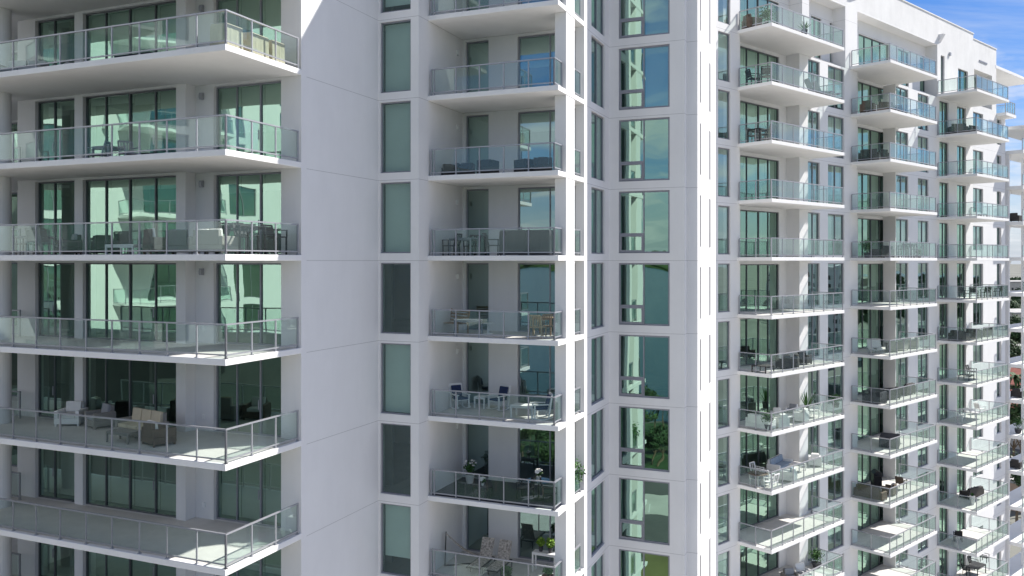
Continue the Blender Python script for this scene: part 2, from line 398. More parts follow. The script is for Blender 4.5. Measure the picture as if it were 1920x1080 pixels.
bv0, bv1 = F1.v(1109, UB), F1.v(1133.5, UB)
MB().wall(PB(UB), VMD + .3, VA, GZ, ZT_M, 0.3, [(bv0, bv1, H * k + .30, H * k + 3.12) for k in KL if k < 5]).build('wall', 'wall', T)
gu0, gu1 = a(1160, VA), a(1255.5, VA)
MB().wall(PA(VA), UB, UA, GZ, ZT_M, VA2 - VA, [(gu0, gu1, H * k + .34, H * k + 3.10) for k in KL if k < 5]).build('wall', 'wall', T)
MB().wall(PA(VA2), UA, UR, GZ, ZT_M, 0.3, []).build('wall', 'wall', T)
sl1 = (F1.v(1311.7, UR), F1.v(1314.6, UR)); sl2 = (F1.v(1329.2, UR), F1.v(1332.4, UR))
MB().wall(PB(UR), VA2 + .3, 41.6, GZ, ZT_M, 0.3, [(s[0], s[1], H * k + .62, H * k + 2.92) for s in (sl1, sl2) for k in KL if k < 5]).build('wall', 'wall', T)
# hidden backs and roofs close the volumes
m = MB(); m.box(-48, UM - .31, VW + 9.3, VW + 9.6, GZ, ZT_L); m.box(-48.3, -48, 26.5, VW + 9.6, GZ, ZT_L); m.box(-16.4, UR - .002, 41.6, 41.9, GZ, ZT_M); m.box(-16.4, UM - .31, VMD, 41.9, GZ, ZT_L)
m.build('back_wall', 'wall_plain', T)
m = MB(); m.box(-48, UL - .01, 24.3, VW + 9.3, ZT_L - .4, ZT_L); m.box(UL - .3, UM - .01, VW + .3, VW + 9.3, ZT_L - .401, ZT_L - .01); m.box(UM + .01, UB - .31, VMD + .31, 41.5, ZT_M - .4, ZT_M); m.box(UB - .3, UR - .31, VA2 + .31, 41.5, ZT_M - .402, ZT_M - .002)
m.build('roof', 'slab', T)
m = MB(); m.box(UM + .002, UMR, 30.9, VMD - .003, 16.0, ZT_M); m.build('roof_canopy', 'slab', T)
# rooms behind the glass
m = MB()
for k in range(-7, 6):
    z0, z1 = H * k + .02, H * k + .18
    m.box(-47.9, UL - .32, 24.25, 37.9, z0, z1); m.box(UL - .3, UM - .32, VW + .32, 37.9, z0, z1)
    if k < 5: m.box(UM + .02, UB - .32, VMD + .32, 41.4, z0, z1); m.box(UB - .31, UR - .32, VA2 + .02, 41.4, z0, z1)
m.box(UL - .2, UM - .4, 37.0, 37.2, GZ, ZT_L - .5); m.box(-47.5, UL - .33, 30.5, 30.7, GZ, ZT_L - .5); m.box(-25.0, -24.85, 24.1, 30.4, GZ, ZT_L - .5); m.box(usx - .1, usx + .05, 24.26, 30.4, GZ, ZT_L - .5); m.box(-29.2, -29.05, 24.1, 30.4, GZ, ZT_L - .5)
m.box(UM + .03, UR - .4, 40.4, 40.6, GZ, ZT_M - .5); m.box(-13.75, -13.6, VMD + .32, 40.3, GZ, ZT_M - .5)
m.build('interior', 'interior', T)
rnd = random.Random(5)
shL = {2: ([.0, .0], [1., 1., .96, 1.], [.78, .78, .78]), 1: ([.0, .12], [.1, .1, .14, .3], [.58, .58, .58]), 0: ([0, 0], [.14] * 4, [.22, .22, .2]),
       -1: ([0, 0], [0] * 4, [0] * 3), -2: ([0, 0], [0] * 4, [0] * 3), -3: ([.96, .96], [.97] * 4, [.98] * 3), 3: ([.5, .5], [.6] * 4, [.7] * 3)}
for k in KL:
    for i, (x0, x1, v, mu) in enumerate(dl):
        u0, u1 = span(x0, x1, v); sh = shL.get(k, ([0, 0], [.3] * 4, [.5] * 3))[i]
        opening(T, PA(v), u0 + .003, u1 - .003, zf(k) + .003, H * k + 3.117, 'sliding_door', [a(x, v + .14) for x in mu], .14, shade=sh, fmat='frame_dark' if i < 2 else 'frame', handle=a(mu[-1 if i else 0], v + .1) - .09)
    opening(T, PA(VW), wu0 + .003, wu1 - .003, H * k + .303, H * k + 3.117, 'window', (), .07, shade=[{-1: 0, -3: 0, -4: .78, 3: .9}.get(k, 1.0)], pane='pane_dim', fr=.05)
    if k < 5:
        for i, (x0, x1, mu) in enumerate(md):
            sh = [{2: 1.0, 1: .9, 3: 1.0}.get(k, 0)] if i == 0 else [{2: .45, 1: .28, 3: .5}.get(k, 0)]
            opening(T, PA(VMD), a(x0, VMD) + .003, a(x1, VMD) - .003, zf(k) + .003, H * k + 3.097, 'sliding_door', [a(x, VMD + .1) for x in mu], .1, shade=sh, pane='pane_blue', handle=(a(974.5, VMD) if i else None))
        opening(T, PB(UB), bv0 + .003, bv1 - .003, H * k + .303, H * k + 3.117, 'window', [F1.v(1121.5, UB)], .07, shade=[0, 1.0], pane='pane_blue', fmat='frame')
        gm = a(1206.5, VA)
        opening(T, PA(VA), gu0 + .003, gu1 - .003, H * k + .343, H * k + 3.097, 'window', [gm], .06, awning=(gu0 + .04, gm - .02, H * k + 1.17), shade=[1.0 if k >= 3 else 0, 1.0 if k >= 2 else 0], pane='pane', fr=.07)
        for s in (sl1, sl2):
            opening(T, PB(UR), s[0] + .003, s[1] - .003, H * k + .623, H * k + 2.917, 'slit_window', (), .004, depth=.02, pane='slit_panel', fr=.035, fmat='slit_panel')
# round column and return wall at the far left
for i in range(-6, 6):
    MB().lathe([(.36, zf(i) + .002), (.36, H * (i + 1) - .002)], (a(14, 22.1) - .37, 22.1, 0), 28).build('column', 'wall_plain', T, smooth=False)
MB().wall(PA(26.6), -40, a(34, 26.6) + 1.2, GZ, ZT_L, .3, [(a(-14, 26.6), a(32.5, 26.6), zf(k), H * k + 3.12) for k in KL]).build('wall', 'wall_plain', T)
for k in KL:
    opening(T, PA(26.6), a(-14, 26.6) + .003, a(32.5, 26.6) - .003, zf(k) + .003, H * k + 3.117, 'window', [a(19.5, 26.7)], .05, shade=[.6 if k > 0 else 0], fr=.06)
# blade pillars of the middle balconies
for k in range(-6, 5):
    MB().box(a(1040.5, 30.67), UMR - .0, 30.67, F1.v(1077, UMR), zf(k) + .005, H * (k + 1) - .002).build('pillar', 'wall', T)
MB().box(UMR - .02, UMR + .012, 30.672, F1.v(1076.8, UMR), GZ, 16.0).build('pillar_face', 'wall', T)
# balconies of the left part
postx = [-60, -18, 25, 68, 113, 161.5, 210, 261.5, 313, 369, 423.5]
gv, gu = VLF + .09, UL - .07
pu0 = a(-60, gv)
for k in KL:
    bm = MB(); z0, z1 = H * k + .004, zf(k)
    bm.prism([(-38, VLF), (UL + .02, VLF), (UL + .02, VLW - .004), (usx + .0, VLW - .004), (usx, 23.448), (ul0 + .03, 23.448), (ul0 + .03, 26.59), (-38, 26.59)], z0, z1)
    b = bm.build('balcony', 'slab', T, bevel=.012)
    m = MB(); m.prism([(-37.9, VLF + .18), (UL - .16, VLF + .18), (UL - .16, VLW - .01), (usx + .0, VLW - .01), (usx, 23.44), (-37.9, 23.44)], z1 - .002, z1 + .004); m.build('floor_tile', 'tile', b)
    if -4 <= k <= 3:
        ue = a(423.5, gv)
        fr = [(a(x, gv) - pu0) / (ue - pu0) for x in postx]
        sv = [F1.v(x, gu) for x in (470.6, 515.3, 552)]
        e = VLW - .15
        railing(b, [(pu0, gv), (ue, gv)], z1, [fr])
        railing(b, [(ue, gv), (ue, e)], z1, [[0] + [(s - gv) / (e - gv) for s in sv[:2]] + [1]])
    if -4 <= k <= 1:
        railing(b, [(a(-40, 23.0), 23.0), (a(37, 23.0), 23.0)], z1, [[0, .6, 1]])
# balconies of the middle part
mg = VMF + .09; mu_ = UMR - .09
mpost = [809, 814.5, 855, 899, 944.6, 991, 1039.2]
for k in range(-6, 5):
    bm = MB(); z0, z1 = H * k + .004, zf(k)
    bm.prism([(UM + .002, VMF), (UMR + .03, VMF), (UMR + .03, VMD - .45), (UMR + .03, VMD - .004), (UM + .002, VMD - .004)], z0, z1)
    b = bm.build('balcony', 'slab', T, bevel=.012)
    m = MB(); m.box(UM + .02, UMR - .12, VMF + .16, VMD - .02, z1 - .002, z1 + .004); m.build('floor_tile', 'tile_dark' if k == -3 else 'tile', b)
    if -5 <= k <= 4:
        p0 = a(mpost[0], mg); ue = a(mpost[-1], mg)
        railing(b, [(p0, mg), (ue, mg)], z1, [[(a(x, mg) - p0) / (ue - p0) for x in mpost]])
        railing(b, [(ue, mg), (ue, 30.60)], z1, [[0, 1]])
        railing(b, [(UMR - .06, 31.78), (UMR - .06, 32.62)], z1, [[0, 1]])
# wall lights and sockets on the recess walls
for k in range(-5, 4):
    m = MB(); u = a(380, VLW); m.box(u - .07, u + .07, VLW - .11, VLW, H * k + 2.68, H * k + 2.92); m.box(u - .05, u + .05, VLW - .15, VLW - .112, H * k + 2.72, H * k + 2.86)
    m.build('wall_light', 'alu', T)
    u = a(383, VLW); MB().box(u - .06, u + .06, VLW - .05, VLW, H * k + .62, H * k + .80).build('outlet_box', 'white_paint', T)
    v = F1.v(857, UM); MB().box(UM, UM + .08, v - .07, v + .07, H * k + 2.42, H * k + 2.62).build('wall_light', 'white_paint', T)
# ------------------------------------------------------------------ the long building on the right (frame F2)
U0, URc, UF = -26.9, -27.8, -24.7
f2 = lambda x: F2.v(x, U0)
B = building('apartment_building', F2, -32, 62.0, 'long sunlit white apartment block with three stacks of projecting balconies and a roof parapet')
KR = range(-9, 5)
vL, vc1, vC1, vend1 = f2(1336), f2(1387), f2(1499), f2(1585)
vc2, vC2, vend2 = f2(1607.5), f2(1679), f2(1756)
vE, vE4 = f2(1885), f2(1868)
KZ = 13.0; ZB, ZP = 17.0, 19.05
def wz(k, lo=.35, hi=3.05): return (H * k + lo, H * k + hi)
colw = (f2(1346.5), f2(1369.5))
b1w = [(f2(1515), f2(1537)), (f2(1552.5), f2(1583))]
b2w = [(f2(1680), f2(1703)), (f2(1721), f2(1741))]
b3d = [(f2(1761.5), f2(1778.5)), (f2(1794.5), f2(1811.5))]
b3w = [(f2(1824.5), f2(1843.5))]; b3s = [(f2(1869), f2(1877.5))]
d1 = (F2.v(1388, URc), F2.v(1461, URc)); d2 = (F2.v(1608.5, URc), F2.v(1665, URc))
t1 = [d1, (F2.v(1521, URc), F2.v(1540, URc)), (F2.v(1556, URc), F2.v(1584, URc))]
t2 = [(F2.v(1610, URc), F2.v(1667, URc)), (F2.v(1684, URc), F2.v(1704, URc)), (F2.v(1725, URc), F2.v(1745, URc))]
P0, P1 = PB(U0), PB(URc)
lowk = [k for k in KR if k < 4]
H3 = [(s[0], s[1], *wz(k)) for k in KR for s in [colw]]
MB().wall(P0, vL, vc1, GZ, ZB, .3, H3).build('wall', 'wall', B)
MB().wall(P1, vc1 - .3, vC1 + .3, GZ, KZ - .2, .3, [(d1[0], d1[1], zf(k), H * k + 3.0) for k in lowk]).build('wall', 'wall_plain', B)
MB().wall(P0, vC1, vc2, GZ, KZ - .2, .3, [(s[0], s[1], *wz(k)) for k in lowk for s in b1w]).build('wall', 'wall', B)
MB().box(URc, U0 - .3, vC1, vC1 + .3, GZ, KZ - .2).build('wall', 'wall_plain', B)
MB().wall(P1, vc2 - .3, vC2 + .3, GZ, KZ - .2, .3, [(d2[0], d2[1], zf(k), H * k + 3.0) for k in lowk]).build('wall', 'wall_plain', B)
MB().wall(P0, vC2, f2(1757.5), GZ, KZ - .2, .3, [(s[0], s[1], *wz(k)) for k in lowk for s in b2w]).build('wall', 'wall', B)
MB().box(URc, U0 - .3, vC2, vC2 + .3, GZ, KZ - .2).build('wall', 'wall_plain', B)
h3 = [(s[0], s[1], zf(k), H * k + 3.0) for k in lowk for s in b3d] + [(s[0], s[1], H * k + .9, H * k + 2.95) for k in lowk for s in b3w] + [(s[0], s[1], H * k + .7, H * k + 2.95) for k in lowk for s in b3s]
v3 = f2(1757.5)
MB().wall(P0, v3, vE, GZ, KZ - .2, .3, h3).build('wall', 'wall', B)
# top storey: set back behind a deep beam
MB().wall(P1, vc1 - .3, vend1, KZ - .199, ZB, .3, [(s[0], s[1], 13.2 if i == 0 else 13.3, 15.95) for i, s in enumerate(t1)]).build('wall', 'wall', B)
MB().box(URc - .3, U0, vend1, vc2, KZ - .199, ZB).build('pillar', 'wall', B)
MB().box(URc + .01, U0, f2(1504), f2(1517), KZ - .199, ZB).build('pillar', 'wall', B)
MB().wall(P1, vc2, v3, KZ - .199, ZB, .3, [(s[0], s[1], 13.2 if i == 0 else 13.3, 15.95) for i, s in enumerate(t2)]).build('wall', 'wall', B)
MB().wall(P0, v3, vE4, KZ - .199, ZB, 1.2, [(f2(1764), f2(1771), 13.0, 16.2), (f2(1796.5), f2(1815), 13.0, 15.7), (f2(1826.5), f2(1860), 13.2, 16.15)]).build('wall', 'parapet', B)
m = MB(); m.box(U0 - 2.5, U0 - .0, vL, f2(1825), ZB + .001, ZP); m.box(U0 - 2.5, U0, f2(1825) + .001, vE4, ZB + .001, 18.62)
m.build('parapet', 'parapet', B)
m = MB(); m.box(U0 - 2.55, U0 + .05, vL, f2(1825) + .05, ZP, ZP + .07); m.box(U0 - 2.55, U0 + .05, f2(1825) + .06, vE4 + .05, 18.621, 18.69); m.build('coping', 'slab', B)
for x, z in ((1602.5, 18.2), (1762, 17.75)):
    v = f2(x); m = MB(); m.v += [(U0 + .001, v - .2, z), (U0 + .35, v - .2, z), (U0 + .001, v - .2, z - .6), (U0 + .001, v + .2, z), (U0 + .35, v + .2, z), (U0 + .001, v + .2, z - .6)]; m.f += [(0, 2, 1), (3, 4, 5), (0, 1, 4, 3), (1, 2, 5, 4), (0, 3, 5, 2)]
    m.build('roof_scupper', 'wall_plain', B)
v = f2(1843); MB().box(U0 + .001, U0 + .05, v - .9, v + .9, 16.95, 17.07).build('vent_grille', 'frame', B)
for x, z in ((1780, 16.4),): MB().box(U0 + .001, U0 + .12, f2(x) - .1, f2(x) + .1, z, z + .25).build('wall_light', 'alu', B)
# closing volumes and rooms
m = MB(); m.box(-40, -39.7, vL, vE, GZ, ZB); m.box(-39.7, U0 - .3, vL - .3, vL, GZ, ZB); m.box(-39.7, U0 - .31, vE - .3, vE - .001, GZ, KZ - .2)
m.box(-39.7, U0 - 1.21, vE4 - .3, vE4 - .001, KZ, ZB); m.build('back_wall', 'wall_plain', B)
MB().box(-39.7, U0 - 2.6, vL, vE4 - .01, ZB - .2, ZB + .05).build('roof', 'slab', B)
MB().box(URc + .001, U0 - .001, vc1, v3 - .01, ZB - .12, ZB).build('soffit', 'slab', B)
m = MB()
for k in KR: m.box(-39.6, URc - .32, vL + .02, vE - .32, H * k + .02, H * k + .18)
for k in KR: m.box(URc - .31, U0 - .32, vC1 + .32, vc2 - .32, H * k + .02, H * k + .18)
m.box(-33.2, -33.0, vL, vE - .4, GZ, ZB - .3)
for x in (1460, 1545, 1672, 1715, 1750, 1790, 1850): m.box(-32.9, URc - .33, f2(x), f2(x) + .15, GZ, ZB - .3)
m.build('interior', 'interior', B)
for k in KR:
    top = k == 4
    rs = rnd.random
    opening(B, P0, colw[0] + .003, colw[1] - .003, H * k + .353, H * k + 3.047, 'window', (), .07, shade=[.35 if k == 3 else 0], pane='pane_blue', fr=.06)
    up_ = k >= 1
    if not top:
        opening(B, P1, d1[0] + .003, d1[1] - .003, zf(k) + .003, H * k + 2.997, 'sliding_door', [F2.v(x, URc) for x in (1403, 1425, 1443)], .08, shade=[.5 * rs() if up_ else 0, .55 if up_ else 0, .5 if up_ else (.9 if k == -5 else 0), .4 if up_ else 0], fmat='frame_dark')
        for s in b1w: opening(B, P0, s[0] + .003, s[1] - .003, H * k + .353, H * k + 3.047, 'window', [(s[0] + s[1]) / 2], .08, shade=[.9 * (rs() > .6), .6 * (rs() > .6)], pane='pane_blue', fmat='frame')
        opening(B, P1, d2[0] + .003, d2[1] - .003, zf(k) + .003, H * k + 2.997, 'sliding_door', [F2.v(x, URc) for x in (1620, 1635, 1651)], .08, shade=[.6 * (rs() > .4), .9 * (rs() > .5), .6 * (rs() > .5), .5], fmat='frame_dark')
        for s in b2w: opening(B, P0, s[0] + .003, s[1] - .003, H * k + .353, H * k + 3.047, 'window', [(s[0] + s[1]) / 2], .08, shade=[.9 * (rs() > .5), .6 * (rs() > .6)], pane='pane_blue')
        for s in b3d: opening(B, P0, s[0] + .003, s[1] - .003, zf(k) + .003, H * k + 2.997, 'sliding_door', [(s[0] * .45 + s[1] * .55)], .12, shade=[.9 * (rs() > .5), .6 * (rs() > .6)], fmat='frame_dark')
        for s in b3w: opening(B, P0, s[0] + .003, s[1] - .003, H * k + .903, H * k + 2.947, 'window', [(s[0] + s[1]) / 2], .12, shade=[.5], pane='pane_blue')
        for s in b3s: opening(B, P0, s[0] + .003, s[1] - .003, H * k + .703, H * k + 2.947, 'window', (), .15, pane='pane_blue')
    else:
        for t in (t1, t2):
            for i, s in enumerate(t): opening(B, P1, s[0] + .003, s[1] - .003, 13.203 if i == 0 else 13.303, 15.947, 'sliding_door' if i == 0 else 'window', [s[0] + (s[1] - s[0]) * q for q in ((.22, .48, .74) if i == 0 else (.5,))], .08, shade=[.5, .9, .9, .5], fmat='frame_dark')
        opening(B, P0, f2(1764) + .003, f2(1771) - .003, 13.003, 16.197, 'window', (), .12, pane='pane_blue', fmat='frame')
        opening(B, P0, f2(1796.5) + .003, f2(1815) - .003, 13.003, 15.697, 'sliding_door', [f2(1804)], .12, fmat='frame_dark', shade=[.9, .9])
# balconies
UFS = [-24.75, -24.22, -23.98]
bays = [(F2.v(1447, UFS[0]), F2.v(1583.5, UFS[0]), vc1, vC1), (F2.v(1669.5, UFS[1]), F2.v(1757.5, UFS[1]), vc2, vC2), (F2.v(1832, UFS[2]), F2.v(1892.5, UFS[2]), None, None)]
for bi, (v0, v1, ra, rb) in enumerate(bays):
    UF = UFS[bi]
    for k in range(-9, 5):
        z0, z1 = H * k + .004, zf(k)
        if k == 4: z0, z1 = H * k + .006, KZ
        if ra: poly = [(UF, v0), (UF, v1), (U0 - .05, v1), (U0 - .05, rb - .004), (URc - .05, rb - .004), (URc - .05, ra + .004), (U0 - .02, ra + .004), (U0 - .02, v0)]
        else: poly = [(UF, v0), (UF, v1), (U0 - .02, v1), (U0 - .02, v0)]
        if ra and ra < v0: poly = poly[:-2] + [(U0 - .02, ra + .004), (U0 - .02, v0)]
        b = MB().prism(poly, z0, z1).build('balcony', 'slab', B, bevel=.012)
        tp = [(UF - .22, v0 + .16), (UF - .22, v1 - .16), (U0 + .01, v1 - .16), (U0 + .01, v0 + .16)]
        MB().prism(tp, z1 - .002, z1 + .004).build('floor_tile', 'tile', b)
        if ra: MB().prism([(U0 + .008, rb - .01), (URc + .01, rb - .01), (URc + .01, ra + .01), (U0 + .008, ra + .01)], z1 - .002, z1 + .0045).build('floor_tile', 'tile', b)
        if k >= -8:
            n = 7 if bi < 2 else 6
            g = UF - .08
            railing(b, [(U0 + .06, v0 + .09), (g, v0 + .09), (g, v1 - .09), (U0 + .06, v1 - .09)], z1, [[0, .52, 1], [i / n for i in range(n + 1)], [0, .5, 1]], near=(None if bi == 0 and k > -7 else False))
# terrace and canopy at the end of the roof
te = F2.v(1903, -26.2)
MB().box(-39.6, -26.1, vE4 + .02, te, KZ - .25, KZ).build('terrace_slab', 'slab', B)
tr = MB().box(-39.6, -26.3, vE4 + .04, te - .2, KZ + .001, KZ + .01).build('terrace_floor', 'tile', B)
railing(tr, [(-26.2, vE4 + .1), (-26.2, te - .05), (-30, te - .05)], KZ + .01, [[0, .25, .5, .75, 1], [0, .5, 1]], near=False)
MB().box(-30.3, U0 + .02, vE4 - .2, F2.v(1935, U0), ZB - .02, ZB + .24).build('canopy', 'slab', B, bevel=.02)
# the corner tower beyond: open loggias, slabs and piers
E = building('loggia_tower', F2, -29, 90.0, 'pale open corner tower with stacked loggias at the right edge of the photo')
vg0 = vE + .35; vg1 = 99.0; ug = -25.6
for k in range(-9, 4):
    b = MB().prism([(ug, vg0 + .1), (ug, vg1), (-28.3, vg1), (-28.3, vg0 + .1)], H * k + .004, H * k + .32).build('loggia_floor', 'slab', E, bevel=.012)
    railing(b, [(ug - .1, vg0 + .2), (ug - .1, vg1 - .1)], H * k + .32, [[i / 12 for i in range(13)]], near=False)
    if k < 3:
        MB().box(-27.6, -26.75, vg0 + .1, vg0 + .32, H * k + .325, H * (k + 1) - .002).build('pier', 'wall_plain', E)
        for x in (1919, 1950):
            vp = F2.v(x, -26.75)
            MB().box(-26.95, -26.75, vp, vp + .4, H * k + .325, H * (k + 1) - .002).build('pier', 'wall_plain', E)
        # quarter-round bracket under each floor
        vs = vg0 + .32; pts = [(vs, H * (k + 1) - .01)] + [(vs + .55 - .55 * cos(t * pi / 16), H * (k + 1) - 1.1 + 1.09 * sin(t * pi / 16)) for t in range(9)]
        mm = MB(); n = len(pts)
        mm.v += [(-26.76, p[0], p[1]) for p in pts] + [(-26.95, p[0], p[1]) for p in pts]
        mm.f.append(tuple(range(n))); mm.f.append(tuple(range(n, 2 * n))[::-1])
        for i in range(n): j = (i + 1) % n; mm.f.append((i, n + i, n + j, j))
        mm.build('bracket', 'wall_plain', E)
MB().box(-27.6, -26.75, vg0 + .1, vg0 + .32, GZ, H * -9).build('pier', 'wall_plain', E)
MB().box(-28.3, -28.0, vg0 + .1, vg1, GZ, H * -9).build('wall', 'wall_plain', E)
MB().box(ug - 2.7, ug + .1, vg0 + .1, vg1, 11.8, 12.1).build('roof', 'slab', E)
# ------------------------------------------------------------------ ground, water, town
def sheet(name, pts, z, m, kind='structure'):
    o = MB().quad([(x, y, z) for x, y in pts]).build(name, m); tag(o, kind=kind); return o
sheet('ground', [(-9000, -9000), (9000, -9000), (9000, 9000), (-9000, 9000)], GZ, 'ground')
wv = Vector((-.583, -.812)); wt = Vector((.812, -.583))
def strip(name, d0, d1, m, z, l0=-260, l1=260):
    p = [wv * d0 + wt * l0, wv * d0 + wt * l1, wv * d1 + wt * l1, wv * d1 + wt * l0]
    return sheet(name, [(q.x, q.y) for q in p][::-1], z, m)
strip('bounce_paving', -90, 20, 'paving', GZ + .01, -120, 120)  # pale paving added out of view to bounce light up under the slabs
strip('lawn', 20, 35, 'grass', GZ + .01)
strip('road', 35, 66, 'asphalt', GZ + .02)
strip('plaza', 48, 58, 'paving', GZ + .03)
strip('park', 66, 118, 'foliage_dark', GZ + .01)
strip('bay_water', 120, 3600, 'water', GZ + .02, -5000, 5000)
strip('far_shore', 3600, 4200, 'ground', GZ + .5, -5000, 5000)
tag(MB().quad([(-3000, 700, GZ + .6), (3000, 700, GZ + .6), (3000, 900, GZ + .6), (-3000, 900, GZ + .6)]).build('canal', 'water'), kind='structure')
for i in range(9):
    c = wv * 52 + wt * (-46 + i * 9.5); m = MB(); m.bar((*(c - wv * 2.6), GZ + .04), (*(c + wv * 2.6), GZ + .04), .16, .012)
    tag(m.build('road_marking', 'line_paint'), kind='structure')
def leafball(n, rx, rz, seed, size=.34):
    r = random.Random(seed); m = MB()
    lobes = [(Vector((r.uniform(-.6, .6) * rx, r.uniform(-.6, .6) * rx, r.uniform(-.5, .6) * rz)), r.uniform(.35, .6)) for _ in range(9)]
    for i in range(n):
        c, s = lobes[i % 9]
        d = Vector((r.gauss(0, 1), r.gauss(0, 1), r.gauss(0, 1))).normalized()
        p = c + Vector((d.x * rx * s, d.y * rx * s, d.z * rz * s)) * r.uniform(.6, 1.05)
        a1 = Vector((r.gauss(0, 1), r.gauss(0, 1), r.gauss(0, .6))).normalized(); b1 = a1.cross(d + Vector((.01, 0, 0))).normalized()
        s_ = size * r.uniform(.5, 1.2)
        m.quad([p - a1 * s_, p + b1 * s_ * .6, p + a1 * s_, p - b1 * s_ * .6])
    return m
def tree_proto(h, rx, rz, seed, fm):
    root = empty('tree', (0, 0, 0), 0)
    m = MB(); m.tube((0, 0, 0), (.1, .05, h - rz), .28, .15, 8)
    r = random.Random(seed)
    for i in range(5):
        t = 2 * pi * i / 5; m.tube((.1, .05, h - rz * 1.5), (cos(t) * rx * .6, sin(t) * rx * .6, h - rz * .4), .12, .04, 6)
    m.build('trunk', 'trunk', root)
    c = leafball(3400, rx, rz, seed); c.v = [(x, y, z + h) for x, y, z in c.v]; c.build('crown', fm, root)
    return root
def palm_proto():
    root = empty('palm_tree', (0, 0, 0), 0); m = MB()
    for i in range(6): m.tube((.05 * i * i * .2, 0, i * 1.5), (.05 * (i + 1) ** 2 * .2, 0, (i + 1) * 1.5), .2 - i * .015, .19 - i * .015, 8)
    m.build('trunk', 'trunk', root); m = MB(); r = random.Random(3)
    for i in range(22):
        t = 2 * pi * i / 22 + r.uniform(-.1, .1); e = r.uniform(-.2, 1.0); d = Vector((cos(t), sin(t), 0)); sd = Vector((-sin(t), cos(t), 0)); p = Vector((.36, 0, 9.0)); w = .5
        for j in range(6):
            q = p + d * .62 * cos(e) + Vector((0, 0, .62 * sin(e))); e -= .33; w2 = .5 * (1 - (j + 1) / 6.5)
            for sg in (-1, 1): m.quad([p, q, q + sd * sg * w2 - Vector((0, 0, .2 * w2)), p + sd * sg * w - Vector((0, 0, .2 * w))])
            p = q; w = w2
    m.build('crown', 'foliage', root); return root
def copy_thing(src, loc, rz, sc=1.0, label=None, group=None):
    o = src.copy(); C.objects.link(o); o.location = loc; o.rotation_euler = (0, 0, rz); o.scale = (sc,) * 3
    if label: o['label'] = label
    if group: o['group'] = group
    for ch in list(src.children):
        c = ch.copy(); C.objects.link(c); c.parent = o
        for g in list(ch.children): d = g.copy(); C.objects.link(d); d.parent = c
    return o
palm = tag(palm_proto(), 'green palm tree standing in the park far below the tower', 'palm tree', 'palm trees in the park')
tA = tag(tree_proto(7.5, 4.2, 3.2, 1, 'foliage'), 'broad green tree among the houses far below', 'tree', 'trees of the park and town')
tB = tag(tree_proto(9.5, 3.6, 4.2, 2, 'foliage_dark'), 'tall dark green tree among the houses far below', 'tree', 'trees of the park and town')
r = random.Random(8); used = set()
def put(src, x, y, s):
    if src not in used: used.add(src); src.location = (x, y, GZ); src.scale = (s,) * 3
    else: copy_thing(src, (x, y, GZ), r.uniform(0, 6.28), s)
for i in range(84):
    p = wv * r.uniform(69, 116) + wt * r.uniform(-46, 12); put(r.choice([palm, palm, palm, tA, tB]), p.x, p.y, r.uniform(.5, .85))
# town seen past the right edge
def at(x, Y, z=GZ): return ((x - CX) / FPX * Y, Y, z)
def house(x, Y, w, d, h, wall, roof, rot, label, gable=True):
    root = tag(empty('house', at(x, Y), rot), label, 'house')
    MB().box(-w/2, w/2, -d/2, d/2, 0, h).build('wall', wall, root)
    if gable:
        m = MB(); o = .6; i = 0; z0 = h; z1 = h + w * .28
        m.v += [(-w/2-o, -d/2-o, z0), (w/2+o, -d/2-o, z0), (w/2+o, d/2+o, z0), (-w/2-o, d/2+o, z0), (0, -d/2+w*.3, z1), (0, d/2-w*.3, z1)]
        m.f += [(0, 1, 4), (1, 2, 5, 4), (2, 3, 5), (3, 0, 4, 5), (3, 2, 1, 0)]
        m.build('roof', roof, root)
    else:
        m = MB(); m.box(-w/2-.3, w/2+.3, -d/2-.3, d/2+.3, h, h + .5); m.build('roof', roof, root)
    for s in (-1, 1):
        for fl in range(max(1, int(h // 3.2))):
            for c in range(max(2, int(w // 4))):
                xx = -w/2 + (c + .5) * w / max(2, int(w // 4)); m = MB(); m.box(xx - .7, xx + .7, s * d/2 - .06, s * d/2 + .06, 1.1 + fl * 3.1, 2.5 + fl * 3.1)
                wn = m.build('window', 'dark_fill', root)
    return root
house(1903, 168, 13, 16, 6.5, 'house_wall', 'roof_red', .4, 'large cream house with red tiled hip roof seen through the loggia openings')
house(1917, 205, 11, 14, 6.5, 'terracotta_wall', 'roof_red', .2, 'terracotta house with red hip roof behind the cream one')
house(1899, 128, 14, 12, 4, 'terracotta_wall', 'roof_grey', .5, 'low pink house with flat grey roof below the corner tower', False)
house(1912, 250, 18, 16, 10, 'house_wall', 'roof_grey', .1, 'pale flat roofed apartment house farther off in the town', False)
house(1906, 330, 24, 20, 16, 'house_wall', 'roof_grey', .3, 'tall pale block with flat roof beyond the near houses', False)
house(1890, 480, 40, 24, 24, 'house_wall', 'roof_grey', .3, 'wide pale building near the horizon at the right edge', False)
for i, (x, Y, s) in enumerate([(1900, 150, .9), (1914, 146, 1), (1906, 188, 1.1), (1918, 186, .8), (1896, 215, 1.2), (1908, 228, 1), (1919, 232, 1.1), (1899, 262, 1.3), (1912, 285, 1.2), (1904, 300, 1.3), (1918, 310, 1.2), (1897, 350, 1.5), (1910, 372, 1.5), (1920, 365, 1.4), (1901, 420, 1.6), (1914, 440, 1.7), (1906, 112, .8), (1918, 118, .7)]):
    p = at(x, Y); put([tA, tB, palm][i % 3] if Y < 300 else [tA, tB][i % 2], p[0], p[1], s)
